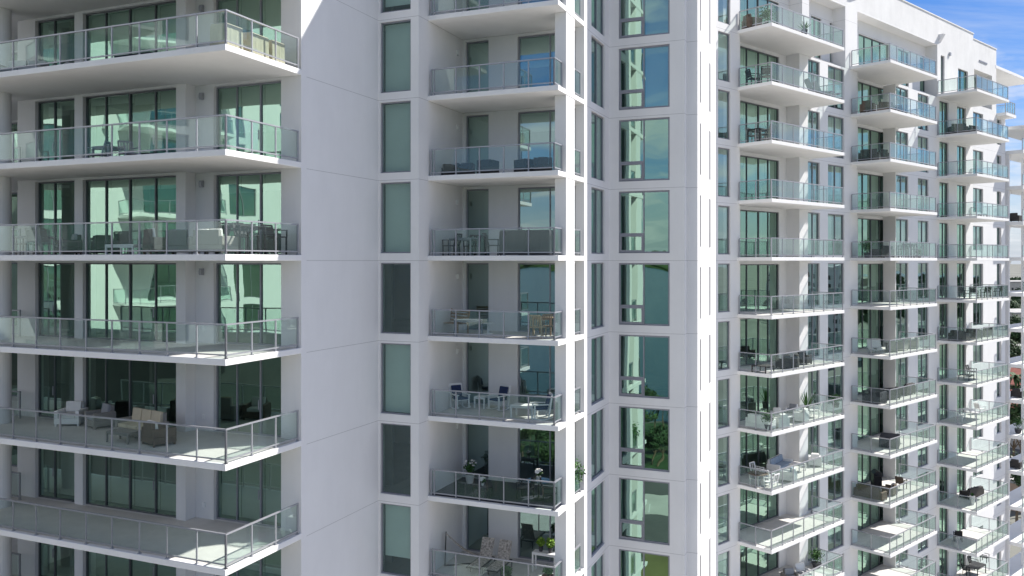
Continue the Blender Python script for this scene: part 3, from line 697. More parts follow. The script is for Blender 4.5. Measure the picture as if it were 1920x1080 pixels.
# far tree line as one mass
r2 = random.Random(4); m = MB()
for i in range(5200):
    ang = R(r2.uniform(20, 75)); d = r2.uniform(500, 1600); p = Vector((sin(ang) * d, cos(ang) * d, GZ + r2.uniform(0, 9)))
    s_ = r2.uniform(3, 8); a1 = Vector((r2.gauss(0, 1), r2.gauss(0, 1), 0)).normalized() * s_; up_v = Vector((r2.uniform(-1, 1), r2.uniform(-1, 1), s_ * .8))
    m.quad([p - a1, p + Vector((0, 0, -2)), p + a1, p + up_v])
tag(m.build('woodland', 'foliage_dark'), kind='stuff', label='far dark tree line of the town near the horizon', cat='woodland')
m = MB()
for i in range(2600):
    d = r2.uniform(3590, 3680); l = r2.uniform(-3200, 3200); p = wv * d + wt * l; p = Vector((p.x, p.y, GZ + r2.uniform(0, 26))); s_ = r2.uniform(20, 50)
    a1 = Vector((wt.x, wt.y, 0)) * s_; m.quad([p - a1, p + Vector((0, 0, -12)), p + a1, p + Vector((0, 0, 16))])
tag(m.build('woodland', 'foliage'), kind='stuff', label='wooded far shore of the bay mirrored in the windows', cat='woodland')
# distant towers, mirrored in the glazing of the long building and the bay windows
def block(x, y, w, d, h, rz, label, fl=3.2, mname='wall_plain'):
    root = tag(empty('tower_block', (x, y, GZ), rz), label, 'tower')
    MB().box(-w/2, w/2, -d/2, d/2, 0, h).build('wall', mname, root)
    m = MB(); n = int(h // fl)
    for k in range(n):
        for c in range(int(w // 3.5)):
            xx = -w/2 + 1.7 + c * 3.5
            for s in (-1, 1): m.box(xx - 1.0, xx + 1.0, s * (d/2 + .02) - .03, s * (d/2 + .02) + .03, k * fl + 1.0, k * fl + 2.6)
        for c in range(int(d // 3.5)):
            yy = -d/2 + 1.7 + c * 3.5
            for s in (-1, 1): m.box(s * (w/2 + .02) - .03, s * (w/2 + .02) + .03, yy - 1.0, yy + 1.0, k * fl + 1.0, k * fl + 2.6)
    o = m.build('windows', 'dark_fill', root); o['kind'] = 'stuff'
    m = MB(); m.box(-w/2 - .2, w/2 + .2, -d/2 - .2, d/2 + .2, h, h + .8); m.build('roof', 'slab', root)
    return root
block(230, 20, 26, 22, 42, .2, 'white gridded tower mirrored in the windows of the long building')
block(300, 120, 40, 22, 34, .5, 'pale block mirrored behind the white gridded tower')
block(210, -60, 30, 20, 30, .1, 'low pale block mirrored in the lower windows of the long building')
block(-980, -3100, 60, 40, 95, .6, 'white tower on the far shore mirrored in the bay windows'); block(-1600, -2950, 80, 40, 70, .6, 'wide pale tower on the far shore beside a taller one'); block(-2100, -2600, 60, 40, 100, .6, 'slim pale tower on the far shore at the end of the row')
# sister tower that stands left of the viewpoint and is mirrored in the left sliding doors
SF = Fr(-8); Q = tag(empty('sister_tower', (-58, 8, GZ), 0), 'sunlit white sister tower seen mirrored in the green sliding doors of the left balconies', 'tower')
Q['_off'] = (-58, 8, GZ)
xs = -46.0
m = MB(); hol = []
for k in range(-2, 6):
    for y0 in (4.5, 10.5, 15.5, 24): hol.append((y0, y0 + (2.0 if y0 == 10.5 else 3.4), H * k + .4, H * k + 3.0))
m.wall(PB(xs), 2.5, 32, H * -2, 24, .3, hol).build('wall', 'wall_plain', Q)
for k in range(-2, 6):
    for y0 in (4.5, 10.5, 15.5, 24):
        w = 2.0 if y0 == 10.5 else 3.4
        opening(Q, PB(xs), y0 + .003, y0 + w - .003, H * k + .403, H * k + 2.997, 'window', [y0 + w / 2], .12)
    for y0 in (14,):
        b = MB().box(xs, xs + 2.6, y0, y0 + 7.5, H * k + .004, H * k + .2).build('balcony', 'slab', Q)
        railing(b, [(xs + .1, y0 + .1), (xs + 2.5, y0 + .1), (xs + 2.5, y0 + 7.4), (xs + .1, y0 + 7.4)], H * k + .2, [[0, 1], [i / 6 for i in range(7)], [0, 1]], near=False)
m = MB(); m.box(xs - 14, xs - .31, 2.5, 32, H * -2, 24); m.build('core', 'interior', Q)
MB().box(xs - 14, xs + .1, 2, 33, GZ, H * -2 - .01).build('dark_base', 'dark_fill', Q)  # added dark base, keeps the lower part of the mirrored view dark
# ------------------------------------------------------------------ loose things on the balconies
FC, FN = [F1], None
class It:
    """a loose thing standing on a balcony floor; local x to its right, local -y is its front"""
    def __init__(s, name, label, cat, F, uv, k, rot=0, group=None, dz=0.0):
        if F is F2:
            rot += 90; u_, v_ = uv; m_ = .5 + (.25 if name in ('sofa', 'covered_furniture') else 0) + (.75 if name == 'sun_lounger' else 0)
            for b0, b1, _a, _b in bays:
                if b0 - 2.2 < v_ < b1 + 1.5: v_ = min(max(v_, b0 + m_), b1 - m_)
            uv = (min(u_, -25.0 - (.45 if name == 'sun_lounger' else 0)) if name not in ('potted_plant', 'flower_vase') else u_, v_)
        x, y = F.world(*uv); s.r = tag(empty(name, (x, y, H * k + .206 + dz), -F.th + R(rot)), label, cat, group)
    def p(s, name, m, mb, par=None, bevel=0.0, smooth=False): return mb.build(name, m, par or s.r, bevel=bevel, smooth=smooth)
def legs(it, w, d, h, m, t=.045, inset=.03):
    for sx_ in (-1, 1):
        for sy_ in (-1, 1):
            x, y = sx_ * (w / 2 - inset), sy_ * (d / 2 - inset); it.p('leg', m, MB().box(x - t/2, x + t/2, y - t/2, y + t/2, 0, h))
def chair(F, uv, k, rot, label, m='white_paint', cush=None, w=.56, d=.56, sh=.43, bh=.88, arms=True, cat='chair', group=None, solid=False, slats=4):
    it = It('armchair' if arms else 'dining_chair', label, cat, F, uv, k, rot, group)
    legs(it, w, d, sh - .04, m)
    it.p('seat', m, MB().box(-w/2, w/2, -d/2, d/2, sh - .04, sh), bevel=.01)
    b = MB(); y = d/2 - .03
    for s_ in (-1, 1): b.bar((s_ * (w/2 - .03), y, sh), (s_ * (w/2 - .03), y + .12, bh), .045)
    b.bar((-w/2 + .03, y + .12, bh), (w/2 - .03, y + .12, bh), .05, .06)
    if solid: b.bar((0, y + .01, sh + .04), (0, y + .105, bh - .05), w - .1, .03)
    else:
        for i in range(slats):
            x = -w/2 + .1 + i * (w - .2) / (slats - 1); b.bar((x, y + .01, sh), (x, y + .115, bh), .035, .02)
    it.p('backrest', m, b)
    if arms:
        for s_ in (-1, 1):
            x = s_ * (w/2 - .02); it.p('armrest', m, MB().box(x - .03, x + .03, -d/2, d/2 + .02, sh + .2, sh + .23).box(x - .02, x + .02, -d/2, -d/2 + .04, sh, sh + .2))
    if cush: it.p('cushion', cush, MB().box(-w/2 + .04, w/2 - .04, -d/2 + .02, d/2 - .05, sh + .002, sh + .07), bevel=.02)
    return it
def lounge(F, uv, k, rot, label, m='wicker_brown', cush='fabric_grey', w=.82, d=.8, cat='armchair', n=1, group=None, name=None, back=.78, rnd_=0):
    """deep lounge chair or sofa: base, arms, back, seat and back cushions"""
    it = It(name or ('sofa' if n > 1 else 'lounge_chair'), label, cat, F, uv, k, rot, group)
    W_ = w * n if n > 1 else w; W_ += .1
    it.p('base', m, MB().box(-W_/2, W_/2, -d/2, d/2, .08, .30), bevel=.015)
    legs(it, W_, d, .08, m, .06, .05)
    for s_ in (-1, 1): x = s_ * (W_/2 - .07); it.p('armrest', m, MB().box(x - .07, x + .07, -d/2, d/2, .302, .58), bevel=.02)
    it.p('backrest', m, MB().box(-W_/2 + .145, W_/2 - .145, d/2 - .14, d/2, .302, back), bevel=.02)
    iw = (W_ - .3) / n
    for i in range(n):
        x0 = -W_/2 + .15 + i * iw
        it.p('seat_cushion', cush, MB().box(x0 + .01, x0 + iw - .01, -d/2 + .01, d/2 - .15, .303, .44), bevel=.03)
        b = MB(); b.bar((x0 + iw/2, d/2 - .22, .45), (x0 + iw/2, d/2 - .16, back + .03), iw - .04, .12); it.p('back_cushion', cush, b, bevel=.03)
    return it
def table(F, uv, k, label, w=.9, d=.9, h=.72, m='white_paint', rot=0, top=None, cat='table', group=None, rd=False):
    it = It('round_table' if rd else ('side_table' if h < .6 and w < .7 else 'table'), label, cat, F, uv, k, rot, group)
    if rd:
        it.p('tabletop', top or m, MB().lathe([(w/2, h - .035), (w/2 + .005, h - .01), (w/2 - .01, h)], seg=28)); it.p('pedestal', m, MB().lathe([(.22, 0), (.2, .03), (.04, .05), (.035, h - .036)], seg=14))
    else:
        legs(it, w, d, h - .04, m, .055); it.p('tabletop', top or m, MB().box(-w/2, w/2, -d/2, d/2, h - .04, h), bevel=.008)
        it.p('apron', m, MB().box(-w/2 + .06, w/2 - .06, -d/2 + .03, -d/2 + .05, h - .11, h - .042).box(-w/2 + .06, w/2 - .06, d/2 - .05, d/2 - .03, h - .11, h - .042))
    return it
def plant(F, uv, k, label, pot='pot_dark', h=.9, pr=.17, ph=.3, kind='bush', leafm='leaf', dz=0.0, cat='potted plant', name='potted_plant', seed=1, group=None):
    it = It(name, label, cat, F, uv, k, 0, group, dz); rr = random.Random(seed)
    it.p('pot', pot, MB().lathe([(pr * .7, 0), (pr, ph), (pr * .9, ph), (pr * .88, ph - .03)], seg=16)); m = MB()
    if kind == 'spike':
        for i in range(22):
            t = rr.uniform(0, 6.28); e = rr.uniform(.5, 1.5); L_ = (h - ph) * rr.uniform(.8, 1.1); q = Vector((cos(t) * cos(e), sin(t) * cos(e), sin(e))) * L_
            sd = Vector((-sin(t), cos(t), 0)) * .035; b_ = Vector((0, 0, ph - .05)); m.quad([b_ - sd, b_ + q * .5 - sd * 1.1, b_ + q + Vector((0, 0, -.02)), b_ + q * .5 + sd * 1.1, b_ + sd])
    else:
        n = 420 if kind == 'bush' else 160; R_ = (h - ph) * .5
        for i in range(6): t = i * 1.05; m.tube((0, 0, ph - .05), (cos(t) * R_ * .5, sin(t) * R_ * .5, ph + R_), .012, .006, 5)
        for i in range(n):
            d_ = Vector((rr.gauss(0, 1), rr.gauss(0, 1), rr.gauss(0, 1))).normalized() * R_ * rr.uniform(.35, 1.05) * (.75 + .35 * sin(i * 1.7)); c = Vector((d_.x, d_.y, ph + R_ + d_.z))
            a1 = Vector((rr.gauss(0, 1), rr.gauss(0, 1), rr.gauss(0, .7))).normalized() * .07; b1 = a1.cross(Vector((rr.gauss(0, 1), rr.gauss(0, 1), 1)).normalized()).normalized() * .035
            m.quad([c - a1, c + b1, c + a1, c - b1])
    it.p('foliage', leafm, m)
    if kind == 'flower':
        m = MB()
        for i in range(15):
            d_ = Vector((rr.gauss(0, 1), rr.gauss(0, 1), abs(rr.gauss(0, 1)))).normalized() * R_ * 1.05; c = Vector((d_.x, d_.y, ph + R_ + d_.z))
            m.lathe([(.01, -.03), (.05, 0), (.045, .03), (.01, .04)], tuple(c), 7)
        it.p('blossom', 'petal', m)
    return it
def lounger(F, uv, k, rot, label, m='fabric_grey', fm='alu', up=.75, cat='sun lounger', group=None, w=.6):
    it = It('sun_lounger', label, cat, F, uv, k, rot, group)
    it.p('frame', fm, MB().box(-w/2, -w/2 + .04, -.95, .55, .28, .33).box(w/2 - .04, w/2, -.95, .55, .28, .33).box(-w/2 + .04, w/2 - .04, -.95, -.91, .28, .33).box(-w/2 + .04, w/2 - .04, .51, .55, .28, .33))
    legs(it, w, 1.2, .28, fm, .035)
    it.p('seat', m, MB().box(-w/2 + .042, w/2 - .042, -.9, .25, .30, .335)); b = MB(); b.bar((0, .27, .34), (0, .27 + .8 * cos(up), .34 + .8 * sin(up)), w - .06, .035); it.p('backrest', m, b)
    return it
def cover_box(F, uv, k, rot, label, w, d, h, m, cat, name='covered_furniture', group=None, legs_=False):
    it = It(name, label, cat, F, uv, k, rot, group); b = MB(); n = 10
    ring = []
    for j, z in enumerate((.03, h * .35, h * .7, h * .93, h)):
        for i in range(4 * n):
            sd, t = divmod(i, n); t = t / n; sc = (1.03, 1.0, .99, .985, .93)[j]
            x, y = [(-w/2 + w * t, -d/2), (w/2, -d/2 + d * t), (w/2 - w * t, d/2), (-w/2, d/2 - d * t)][sd]
            wv_ = 1 + (.025 * sin(i * 2.3 + j * .4) if j < 3 else 0); b.v.append((x * sc * wv_, y * sc * wv_, z))
    N4 = 4 * n
    for j in range(4):
        for i in range(N4): i2 = (i + 1) % N4; b.f.append((j*N4 + i, j*N4 + i2, (j+1)*N4 + i2, (j+1)*N4 + i))
    b.f.append(tuple(range(4 * N4, 5 * N4))); b.f.append(tuple(range(N4))[::-1])
    it.p('cover', m, b)
    if legs_: legs(it, w, d, .12, 'black_metal')
    return it
def rocker(F, uv, k, rot, label, group=None):
    it = It('rocking_chair', label, 'rocking chair', F, uv, k, rot, group); P_ = 'white_paint'
    for s_ in (-1, 1):
        m = MB(); pts = [(s_ * .28, -.42 + .84 * i / 8, .03 + .10 * (abs(i - 4) / 4) ** 2) for i in range(9)]
        for i in range(8): m.bar(pts[i], pts[i+1], .035, .04)
        m.bar((s_ * .28, -.28, .06), (s_ * .28, -.28, .60), .05); m.bar((s_ * .28, .26, .06), (s_ * .28, .40, 1.0), .05); it.p('side_frame', P_, m)
        it.p('armrest', P_, MB().box(s_ * .28 - .055, s_ * .28 + .055, -.38, .34, .602, .63), bevel=.008)
    m = MB()
    for i in range(5): m.box(-.26, .26, -.30 + i * .115, -.21 + i * .115, .39 - i * .008, .415 - i * .008)
    it.p('seat', P_, m); m = MB(); m.bar((-.255, .40, .98), (.255, .40, .98), .04, .1)
    for i in range(5): x = -.2 + i * .1; m.bar((x, .27, .40), (x, .40, .95), .06, .02)
    it.p('backrest', P_, m); it.p('seat_cushion', 'fabric_navy', MB().box(-.25, .25, -.3, .24, .42, .50), bevel=.03)
    b = MB(); b.bar((0, .22, .50), (0, .335, .95), .46, .08); it.p('back_cushion', 'fabric_navy', b, bevel=.03)
    return it
def bench(F, uv, k, rot, label, m='teak', w=1.3):
    it = It('bench', label, 'bench', F, uv, k, rot); legs(it, w, .6, .40, m, .06)
    s_ = MB(); [s_.box(-w/2, w/2, -.3 + i * .125, -.19 + i * .125, .402, .43) for i in range(5)]; it.p('seat', m, s_)
    b = MB(); [b.bar((-w/2, .28 + .03 * i, .52 + .13 * i), (w/2, .28 + .03 * i, .52 + .13 * i), .025, .09) for i in range(4)]
    [b.bar((x, .26, .43), (x, .39, .98), .05) for x in (-w/2 + .05, w/2 - .05)]; it.p('backrest', m, b)
    for q in (-1, 1): x = q * (w/2 - .03); it.p('armrest', m, MB().box(x - .035, x + .035, -.3, .28, .62, .655).box(x - .025, x + .025, -.3, -.25, .43, .62))
    return it
def grill(F, uv, k, rot, label):
    it = It('grill', label, 'barbecue grill', F, uv, k, rot); legs(it, 1.0, .5, .72, 'black_metal', .05); it.p('cabinet', 'black_metal', MB().box(-.36, .36, -.26, .26, .10, .88), bevel=.01)
    m = MB(); pr = [(-.26, .882)] + [(-.26 + .52 * i / 8, .93 + .24 * sin(pi * (i + .6) / 9.2)) for i in range(9)] + [(.26, .882)]
    n = len(pr); m.v += [(-.38, y, z) for y, z in pr] + [(.38, y, z) for y, z in pr]; m.f += [tuple(range(n))[::-1], tuple(range(n, 2*n))] + [(i, (i+1) % n, n + (i+1) % n, n + i) for i in range(n)]
    l = it.p('lid', 'black_metal', m); it.p('handle', 'alu', MB().box(-.25, .25, -.32, -.295, .99, 1.015), l)
    for q in (-1, 1): it.p('side_shelf', 'black_metal', MB().box(min(q*.385, q*.68), max(q*.385, q*.68), -.22, .22, .84, .875))
    return it
A_ = lambda x, v: (F1.u(x, v), v)
D_ = lambda x, u: (u, F2.v(x, u))
# --- left tower, balconies counted from the top of the photo
for i, (v, w) in enumerate(((20.95, .80), (22.15, .92), (23.1, .66))):
    cover_box(F1, (-18.5, v), 2, 90, ['square beige furniture cover nearest the corner post of the top left balcony', 'middle beige furniture cover along the side rail of the top left balcony', 'small beige furniture cover nearest the wall on the top left balcony'][i], w, .62, .78, 'fabric_beige', 'furniture cover', group='beige furniture covers on the top balcony')
lounge(F1, A_(362, 22.9), 2, 0, 'low cream lounge chair left of the beige covers on the top left balcony', 'wicker_grey', 'fabric_white')
lounge(F1, A_(45, 21.6), 2, 20, 'grey wicker sofa with pale cushions at the far left of the top balcony', 'wicker_grey', 'fabric_grey', n=2)
lounge(F1, A_(112, 22.4), 2, -20, 'dark wicker lounge chair beside the grey sofa on the top left balcony', 'wicker_dark', 'fabric_grey')
table(F1, A_(262, 21.6), 2, 'long low dark table behind the front rail of the top left balcony', 1.6, .7, .4, 'black_metal', top='fabric_charcoal')
table(F1, A_(205, 22.6), 1, 'thin legged bistro table behind the second balcony rail from the top', .8, .8, .74, 'frame')
chair(F1, A_(182, 22.2), 1, -60, 'thin grey chair left of the bistro table on the second left balcony', 'frame'); chair(F1, A_(243, 22.4), 1, 70, 'thin grey chair right of the bistro table on the second left balcony', 'frame')
chair(F1, A_(48, 21.5), 0, -70, 'leftmost grey wicker chair on the third left balcony', 'wicker_grey', solid=True, bh=.96); chair(F1, A_(73, 21.3), 0, 200, 'grey wicker chair with its back to the rail, second from the left', 'wicker_grey', solid=True, bh=.96)
chair(F1, A_(96, 22.0), 0, 110, 'third grey wicker chair from the left, just left of the dark armchair', 'wicker_grey', solid=True, bh=.96)
table(F1, A_(66, 22.3), 0, 'grey dining table among the wicker chairs of the third left balcony', 1.0, .9, .72, 'wicker_grey')
lounge(F1, A_(128, 22.8), 0, -30, 'dark framed armchair with pale cushion on the third left balcony', 'wicker_dark', 'fabric_grey')
table(F1, A_(238, 21.7), 0, 'low white coffee table on the third left balcony', 1.3, .7, .36, 'white_paint')
lounge(F1, A_(297, 21.5), 0, 150, 'brown wicker armchair with a white throw, right of the coffee table', 'wicker_brown', 'fabric_white', back=.85)
lounge(F1, A_(342, 21.9), 0, 200, 'grey cushioned armchair between the brown chair and the white sofa', 'wicker_grey', 'fabric_grey', back=.82)
lounge(F1, A_(402, 21.2), 0, 180, 'pale wicker sofa with white cushions beside the corner post', 'wicker_grey', 'fabric_white', n=2, w=.62)
table(F1, (-18.9, 22.2), 0, 'black bar table beside the side rail of the third left balcony', .8, 1.3, .95, 'black_metal')
for i, (u, v, r_) in enumerate(((-19.5, 21.6, -90), (-19.5, 22.6, -90), (-18.35, 21.7, 90), (-18.4, 23.2, 90))):
    chair(F1, (u, v), 0, r_, ['black bar stool nearest the corner post, inner side of the bar table', 'black bar stool on the inner side of the bar table near the wall', 'black bar stool between the bar table and the side rail', 'black bar stool standing against the blank wall end of the side rail'][i], 'black_metal', sh=.62, bh=1.0, solid=True, cat='bar stool', group='black bar stools')
lounge(F1, A_(134, 22.9), -2, 25, 'white armchair with striped cushion on the fifth left balcony', 'white_paint', 'fabric_white', back=.82)
lounge(F1, A_(188, 23.0), -2, -20, 'grey armchair between the white chair and the cream sofa', 'wicker_grey', 'fabric_grey', back=.8)
lounge(F1, A_(266, 22.3), -2, -12, 'cream three seat sofa with rounded cushions in front of the sliding doors', 'wicker_grey', 'fabric_beige', n=3, w=.66, back=.88)
table(F1, A_(232, 21.4), -2, 'low grey coffee table in front of the cream sofa', 1.0, .6, .38, 'wicker_grey')
lounge(F1, A_(298, 21.6), -2, 160, 'brown wicker lounge chair with its back to the fifth left rail', 'wicker_brown', 'fabric_white')
# --- middle balconies
for i, (x, v, r_) in enumerate(((836, 31.2, -30), (872, 31.0, 15), (915, 30.5, 180), (985, 30.8, 150), (1018, 30.6, 200))):
    lounge(F1, A_(x, v), 1, r_, ['leftmost', 'second', 'third', 'fourth', 'rightmost'][i] + ' dark wicker chair on the third middle balcony from the top', 'wicker_dark', 'fabric_charcoal', w=.62, d=.62, back=.58, group='dark wicker chairs of the middle balcony')
table(F1, A_(870, 31.2), 0, 'grey dining table on the middle balcony at eye level', 1.0, .8, .74, 'fabric_grey')
chair(F1, A_(846, 30.9), 0, -90, 'dark slim chair left of the grey table at eye level', 'black_metal'); chair(F1, A_(925, 30.8), 0, 100, 'dark slim chair between the grey table and the charcoal cabinets', 'black_metal')
chair(F1, A_(885, 32.0), 0, 0, 'dark slim chair behind the grey table at eye level', 'black_metal')
cover_box(F1, A_(966, 30.35), 0, 0, 'left one of two charcoal covered cabinets at the eye level rail', 1.1, .6, .98, 'fabric_charcoal', 'covered cabinet'); cover_box(F1, A_(1013, 30.32), 0, 0, 'right one of two charcoal covered cabinets at the eye level rail', .98, .6, .98, 'fabric_charcoal', 'covered cabinet')
bench(F1, A_(850, 31.2), -1, -25, 'brown wooden bench at the left wall of the middle balcony')
t_ = table(F1, A_(878, 30.9), -1, 'narrow table with a white cloth beside the wooden bench', 1.1, .45, .62, 'frame', rot=10, top='fabric_white')
table(F1, A_(915, 31.4), -1, 'small round white stool on the balcony below eye level', .42, .42, .45, 'pot_white', rd=True, cat='stool')
chair(F1, A_(1008, 30.6), -1, 180, 'light teak chair facing in at the right rail of the middle balcony', 'teak_light', slats=6, arms=False); chair(F1, A_(1030, 31.2), -1, 200, 'dark brown chair in the corner beside the light teak one', 'teak', slats=5)
table(F1, A_(1022, 31.9), -1, 'dark brown table in the right corner beside the teak chair', .8, .8, .74, 'teak')
rocker(F1, A_(862, 31.6), -2, 55, 'left white rocking chair with navy cushions facing right'); rocker(F1, A_(935, 31.9), -2, -20, 'middle white rocking chair with navy cushions near the wall'); rocker(F1, A_(1014, 30.7), -2, -60, 'right white rocking chair beside the white coffee table, at the rail')
table(F1, A_(903, 32.2), -2, 'small white side table between the rocking chairs', .5, .5, .5); table(F1, A_(983, 30.9), -2, 'white slatted coffee table left of the right rocking chair', .95, .6, .5)
plant(F1, A_(881, 32.1), -3, 'white orchid in a pale pot by the back wall of the dark floored balcony', 'pot_white', .95, .2, .36, 'flower', seed=2)
it_ = table(F1, A_(1010, 31.0), -3, 'round glass table with chairs on the dark floored balcony', 1.0, 1.0, .74, 'black_metal', rd=True, top='rail_glass')
plant(F1, A_(1010, 31.0), -3, 'white flowers in a vase standing on the round glass table', 'pot_white', .42, .09, .16, 'flower', dz=.745, seed=4, cat='flower vase', name='flower_vase')
chair(F1, A_(985, 30.9), -3, -90, 'dark chair left of the round glass table', 'black_metal', solid=True); chair(F1, A_(1031, 30.7), -3, 110, 'dark chair right of the round glass table', 'black_metal', solid=True)
table(F1, A_(905, 30.5), -3, 'low dark table with a flower pot at the dark floored balcony rail', .7, .5, .42, 'fabric_charcoal'); plant(F1, A_(905, 30.5), -3, 'small green and white flower pot on the low dark table', 'pot_white', .3, .07, .1, 'flower', dz=.43, seed=6)
lounger(F1, A_(905, 31.3), -4, 0, 'left floral high backed lounger on the lowest middle balcony', 'fabric_floral', 'black_metal', up=1.15); lounger(F1, A_(938, 31.3), -4, 0, 'right floral high backed lounger on the lowest middle balcony', 'fabric_floral', 'black_metal', up=1.15)
it_ = It('hammock', 'striped folded hammock hanging beside the left wall of the lowest middle balcony', 'hammock', F1, A_(868, 31.3), -4, 35)
m = MB()
for i in range(12):
    t0, t1 = i / 12, (i + 1) / 12; z0, z1 = 1.35 - 1.0 * sin(pi * .5 * t0), 1.35 - 1.0 * sin(pi * .5 * t1)
    m.bar((t0 * 1.5 - .7, 0, z0), (t1 * 1.5 - .7, 0, z1), .34 * (.3 + sin(pi * min(1, t0 * 1.1 + .05)) * .8), .03)
it_.p('cloth', 'fabric_floral', m); it_.p('stand', 'black_metal', MB().bar((-.75, .02, 0), (-.7, .02, 1.42), .04).bar((.85, .02, 0), (.8, .02, .4), .04).bar((-.75, .02, .03), (.85, .02, .03), .05))
table(F1, A_(1022, 31.9), -4, 'white plant shelf with green pots in the lowest middle balcony', 1.0, .4, .8, 'white_paint')
plant(F1, A_(1014, 31.9), -4, 'left bright green plant on the white shelf', 'pot_dark', .55, .1, .2, 'bush', 'leaf_bright', dz=.81, seed=8); plant(F1, A_(1032, 31.9), -4, 'right bright green plant on the white shelf', 'pot_dark', .58, .1, .2, 'bush', 'leaf_bright', dz=.81, seed=9)
plant(F1, A_(1028, 30.3), -4, 'red planter with leaves at the right end of the lowest middle rail', 'pot_red', .9, .26, .5, 'bush', 'leaf', seed=10)
plant(F1, A_(950, 30.2), -4, 'low leafy plant behind the lowest middle rail', 'pot_dark', .7, .2, .28, 'bush', seed=12)
plant(F1, (-10.80, 32.3), -3, 'green plant peeking past the white pillar beside the dark floored balcony', 'pot_dark', 1.5, .14, .4, 'bush', seed=13)
# --- right building, first stack from the left (balconies counted from the top)
lounge(F2, D_(1404, -26.3), 4, 60, 'brown lounge chair on the topmost balcony of the first right stack', 'wicker_brown', 'fabric_brown')
plant(F2, D_(1437, -25.9), 4, 'tall leafy plant behind the corner of the topmost first stack balcony', 'pot_dark', 1.5, .2, .4, 'bush', seed=14)
plant(F2, D_(1508, -24.98), 4, 'agave in a dark pot behind the topmost first stack rail', 'pot_dark', .95, .2, .32, 'spike', seed=15)
chair(F2, D_(1412, -26.2), 3, 60, 'black chair at the left of the second balcony of the first stack', 'black_metal', solid=True); chair(F2, D_(1425, -25.4), 3, 120, 'black chair nearest the corner of the second first stack balcony', 'black_metal', solid=True)
lounger(F2, D_(1531, -25.4), 3, 60, 'grey sling lounger left of its twin, second balcony of the first stack', up=1.1); lounger(F2, D_(1557, -25.2), 3, 60, 'grey sling lounger at the right end, second balcony of the first stack', up=1.1)
table(F2, D_(1425, -25.9), 2, 'dark dining table on the third balcony of the first stack', 1.3, .8, .74, 'black_metal')
for i, (x, u, r_) in enumerate(((1403, -26.2, 0), (1415, -25.35, 180), (1430, -26.5, 0), (1439, -25.3, 180))): chair(F2, D_(x, u), 2, r_, ['far left', 'near left', 'far right', 'near right'][i] + ' grey chair at the dark table, third balcony of the first stack', 'wicker_grey', group='grey chairs around the dark table')
for i, (x, u, r_) in enumerate(((1470, -25.7, 150), (1486, -25.5, 200), (1507, -26.0, 90))): lounge(F2, D_(x, u), -2, r_, ['left', 'middle', 'right'][i] + ' dark wicker chair on the balcony two below eye level, first stack', 'wicker_dark', 'fabric_charcoal', w=.65, d=.65)
table(F2, D_(1430, -25.6), -2, 'low dark table at the corner two below eye level, first stack', .9, .9, .4, 'wicker_dark')
lounge(F2, D_(1404, -25.9), -3, 90, 'white framed sofa at the left rail three below eye level, first stack', 'white_paint', 'fabric_white', n=2, w=.68)
plant(F2, D_(1437, -25.3), -3, 'dark green bushy plant at the corner post three below eye level', 'pot_dark', 1.1, .2, .35, 'bush', seed=16)
for i, (x, u, r_) in enumerate(((1457, -26.3, -60), (1485, -26.4, -80), (1463, -25.3, 160), (1502, -25.4, 190))): lounge(F2, D_(x, u), -3, r_, ['white armchair in the shade near the doors', 'white high backed armchair against the pier', 'white armchair behind the front rail', 'white armchair in the sun near the plant'][i] + ', first stack', 'white_paint', 'fabric_white' if i != 1 else 'fabric_grey', w=.66, d=.7)
table(F2, D_(1478, -25.9), -3, 'low white table among the armchairs three below eye level', .9, .6, .38)
plant(F2, D_(1512, -26.5), -3, 'leafy palm in a black pot against the sunlit pier, first stack', 'pot_dark', 1.5, .22, .42, 'spike', seed=17)
plant(F2, D_(1567, -26.4), -3, 'dark shrub at the right end rail three below eye level, first stack', 'pot_dark', .9, .25, .3, 'bush', seed=18)
chair(F2, D_(1528, -25.6), -3, 200, 'white slatted chair at the right part three below eye level', 'white_paint', group=None)
table(F2, D_(1414, -25.9), -4, 'round brown dining table with white chairs, first stack', 1.1, 1.1, .74, 'frame', rd=True, top='wicker_brown')
for i, (x, u, r_) in enumerate(((1395, -26.0, -90), (1420, -26.8, 0), (1423, -25.1, 180), (1440, -25.7, 90))): chair(F2, D_(x, u), -4, r_, ['leftmost white chair at the round brown table', 'white chair between the round brown table and the doors', 'white chair with its back to the front rail at the round brown table', 'white chair right of the round brown table near the corner'][i], 'white_paint', slats=3)
lounge(F2, D_(1462, -26.9), -4, 10, 'white framed sofa with grey blue cushions four below eye level', 'white_paint', 'fabric_blue', n=3, w=.68, back=.8)
table(F2, D_(1494, -26.3), -4, 'white framed low table right of the blue cushioned sofa', .8, .8, .42, 'white_paint', top='fabric_white')
lounge(F2, D_(1478, -25.4), -4, 190, 'white armchair opposite the blue cushioned sofa', 'white_paint', 'fabric_blue', w=.62); lounge(F2, D_(1528, -26.2), -4, 120, 'white framed armchair at the right end four below eye level', 'white_paint', 'fabric_white', w=.66)
lounge(F2, D_(1483, -26.0), -6, -30, 'rounded grey armchair on the lowest visible balcony of the first stack', 'wicker_grey', 'fabric_grey'); chair(F2, D_(1508, -25.7), -6, -20, 'white framed armchair with dark back, lowest visible balcony, first stack', 'white_paint', cush='fabric_grey', solid=True, w=.66, d=.66)
table(F2, D_(1478, -25.2), -6, 'pale round table on the lowest visible balcony of the first stack', .9, .9, .7, 'white_paint', rd=True); plant(F2, D_(1540, -26.3), -6, 'bushy green plant by the return rail, lowest visible balcony, first stack', 'pot_dark', 1.3, .3, .3, 'bush', seed=19)
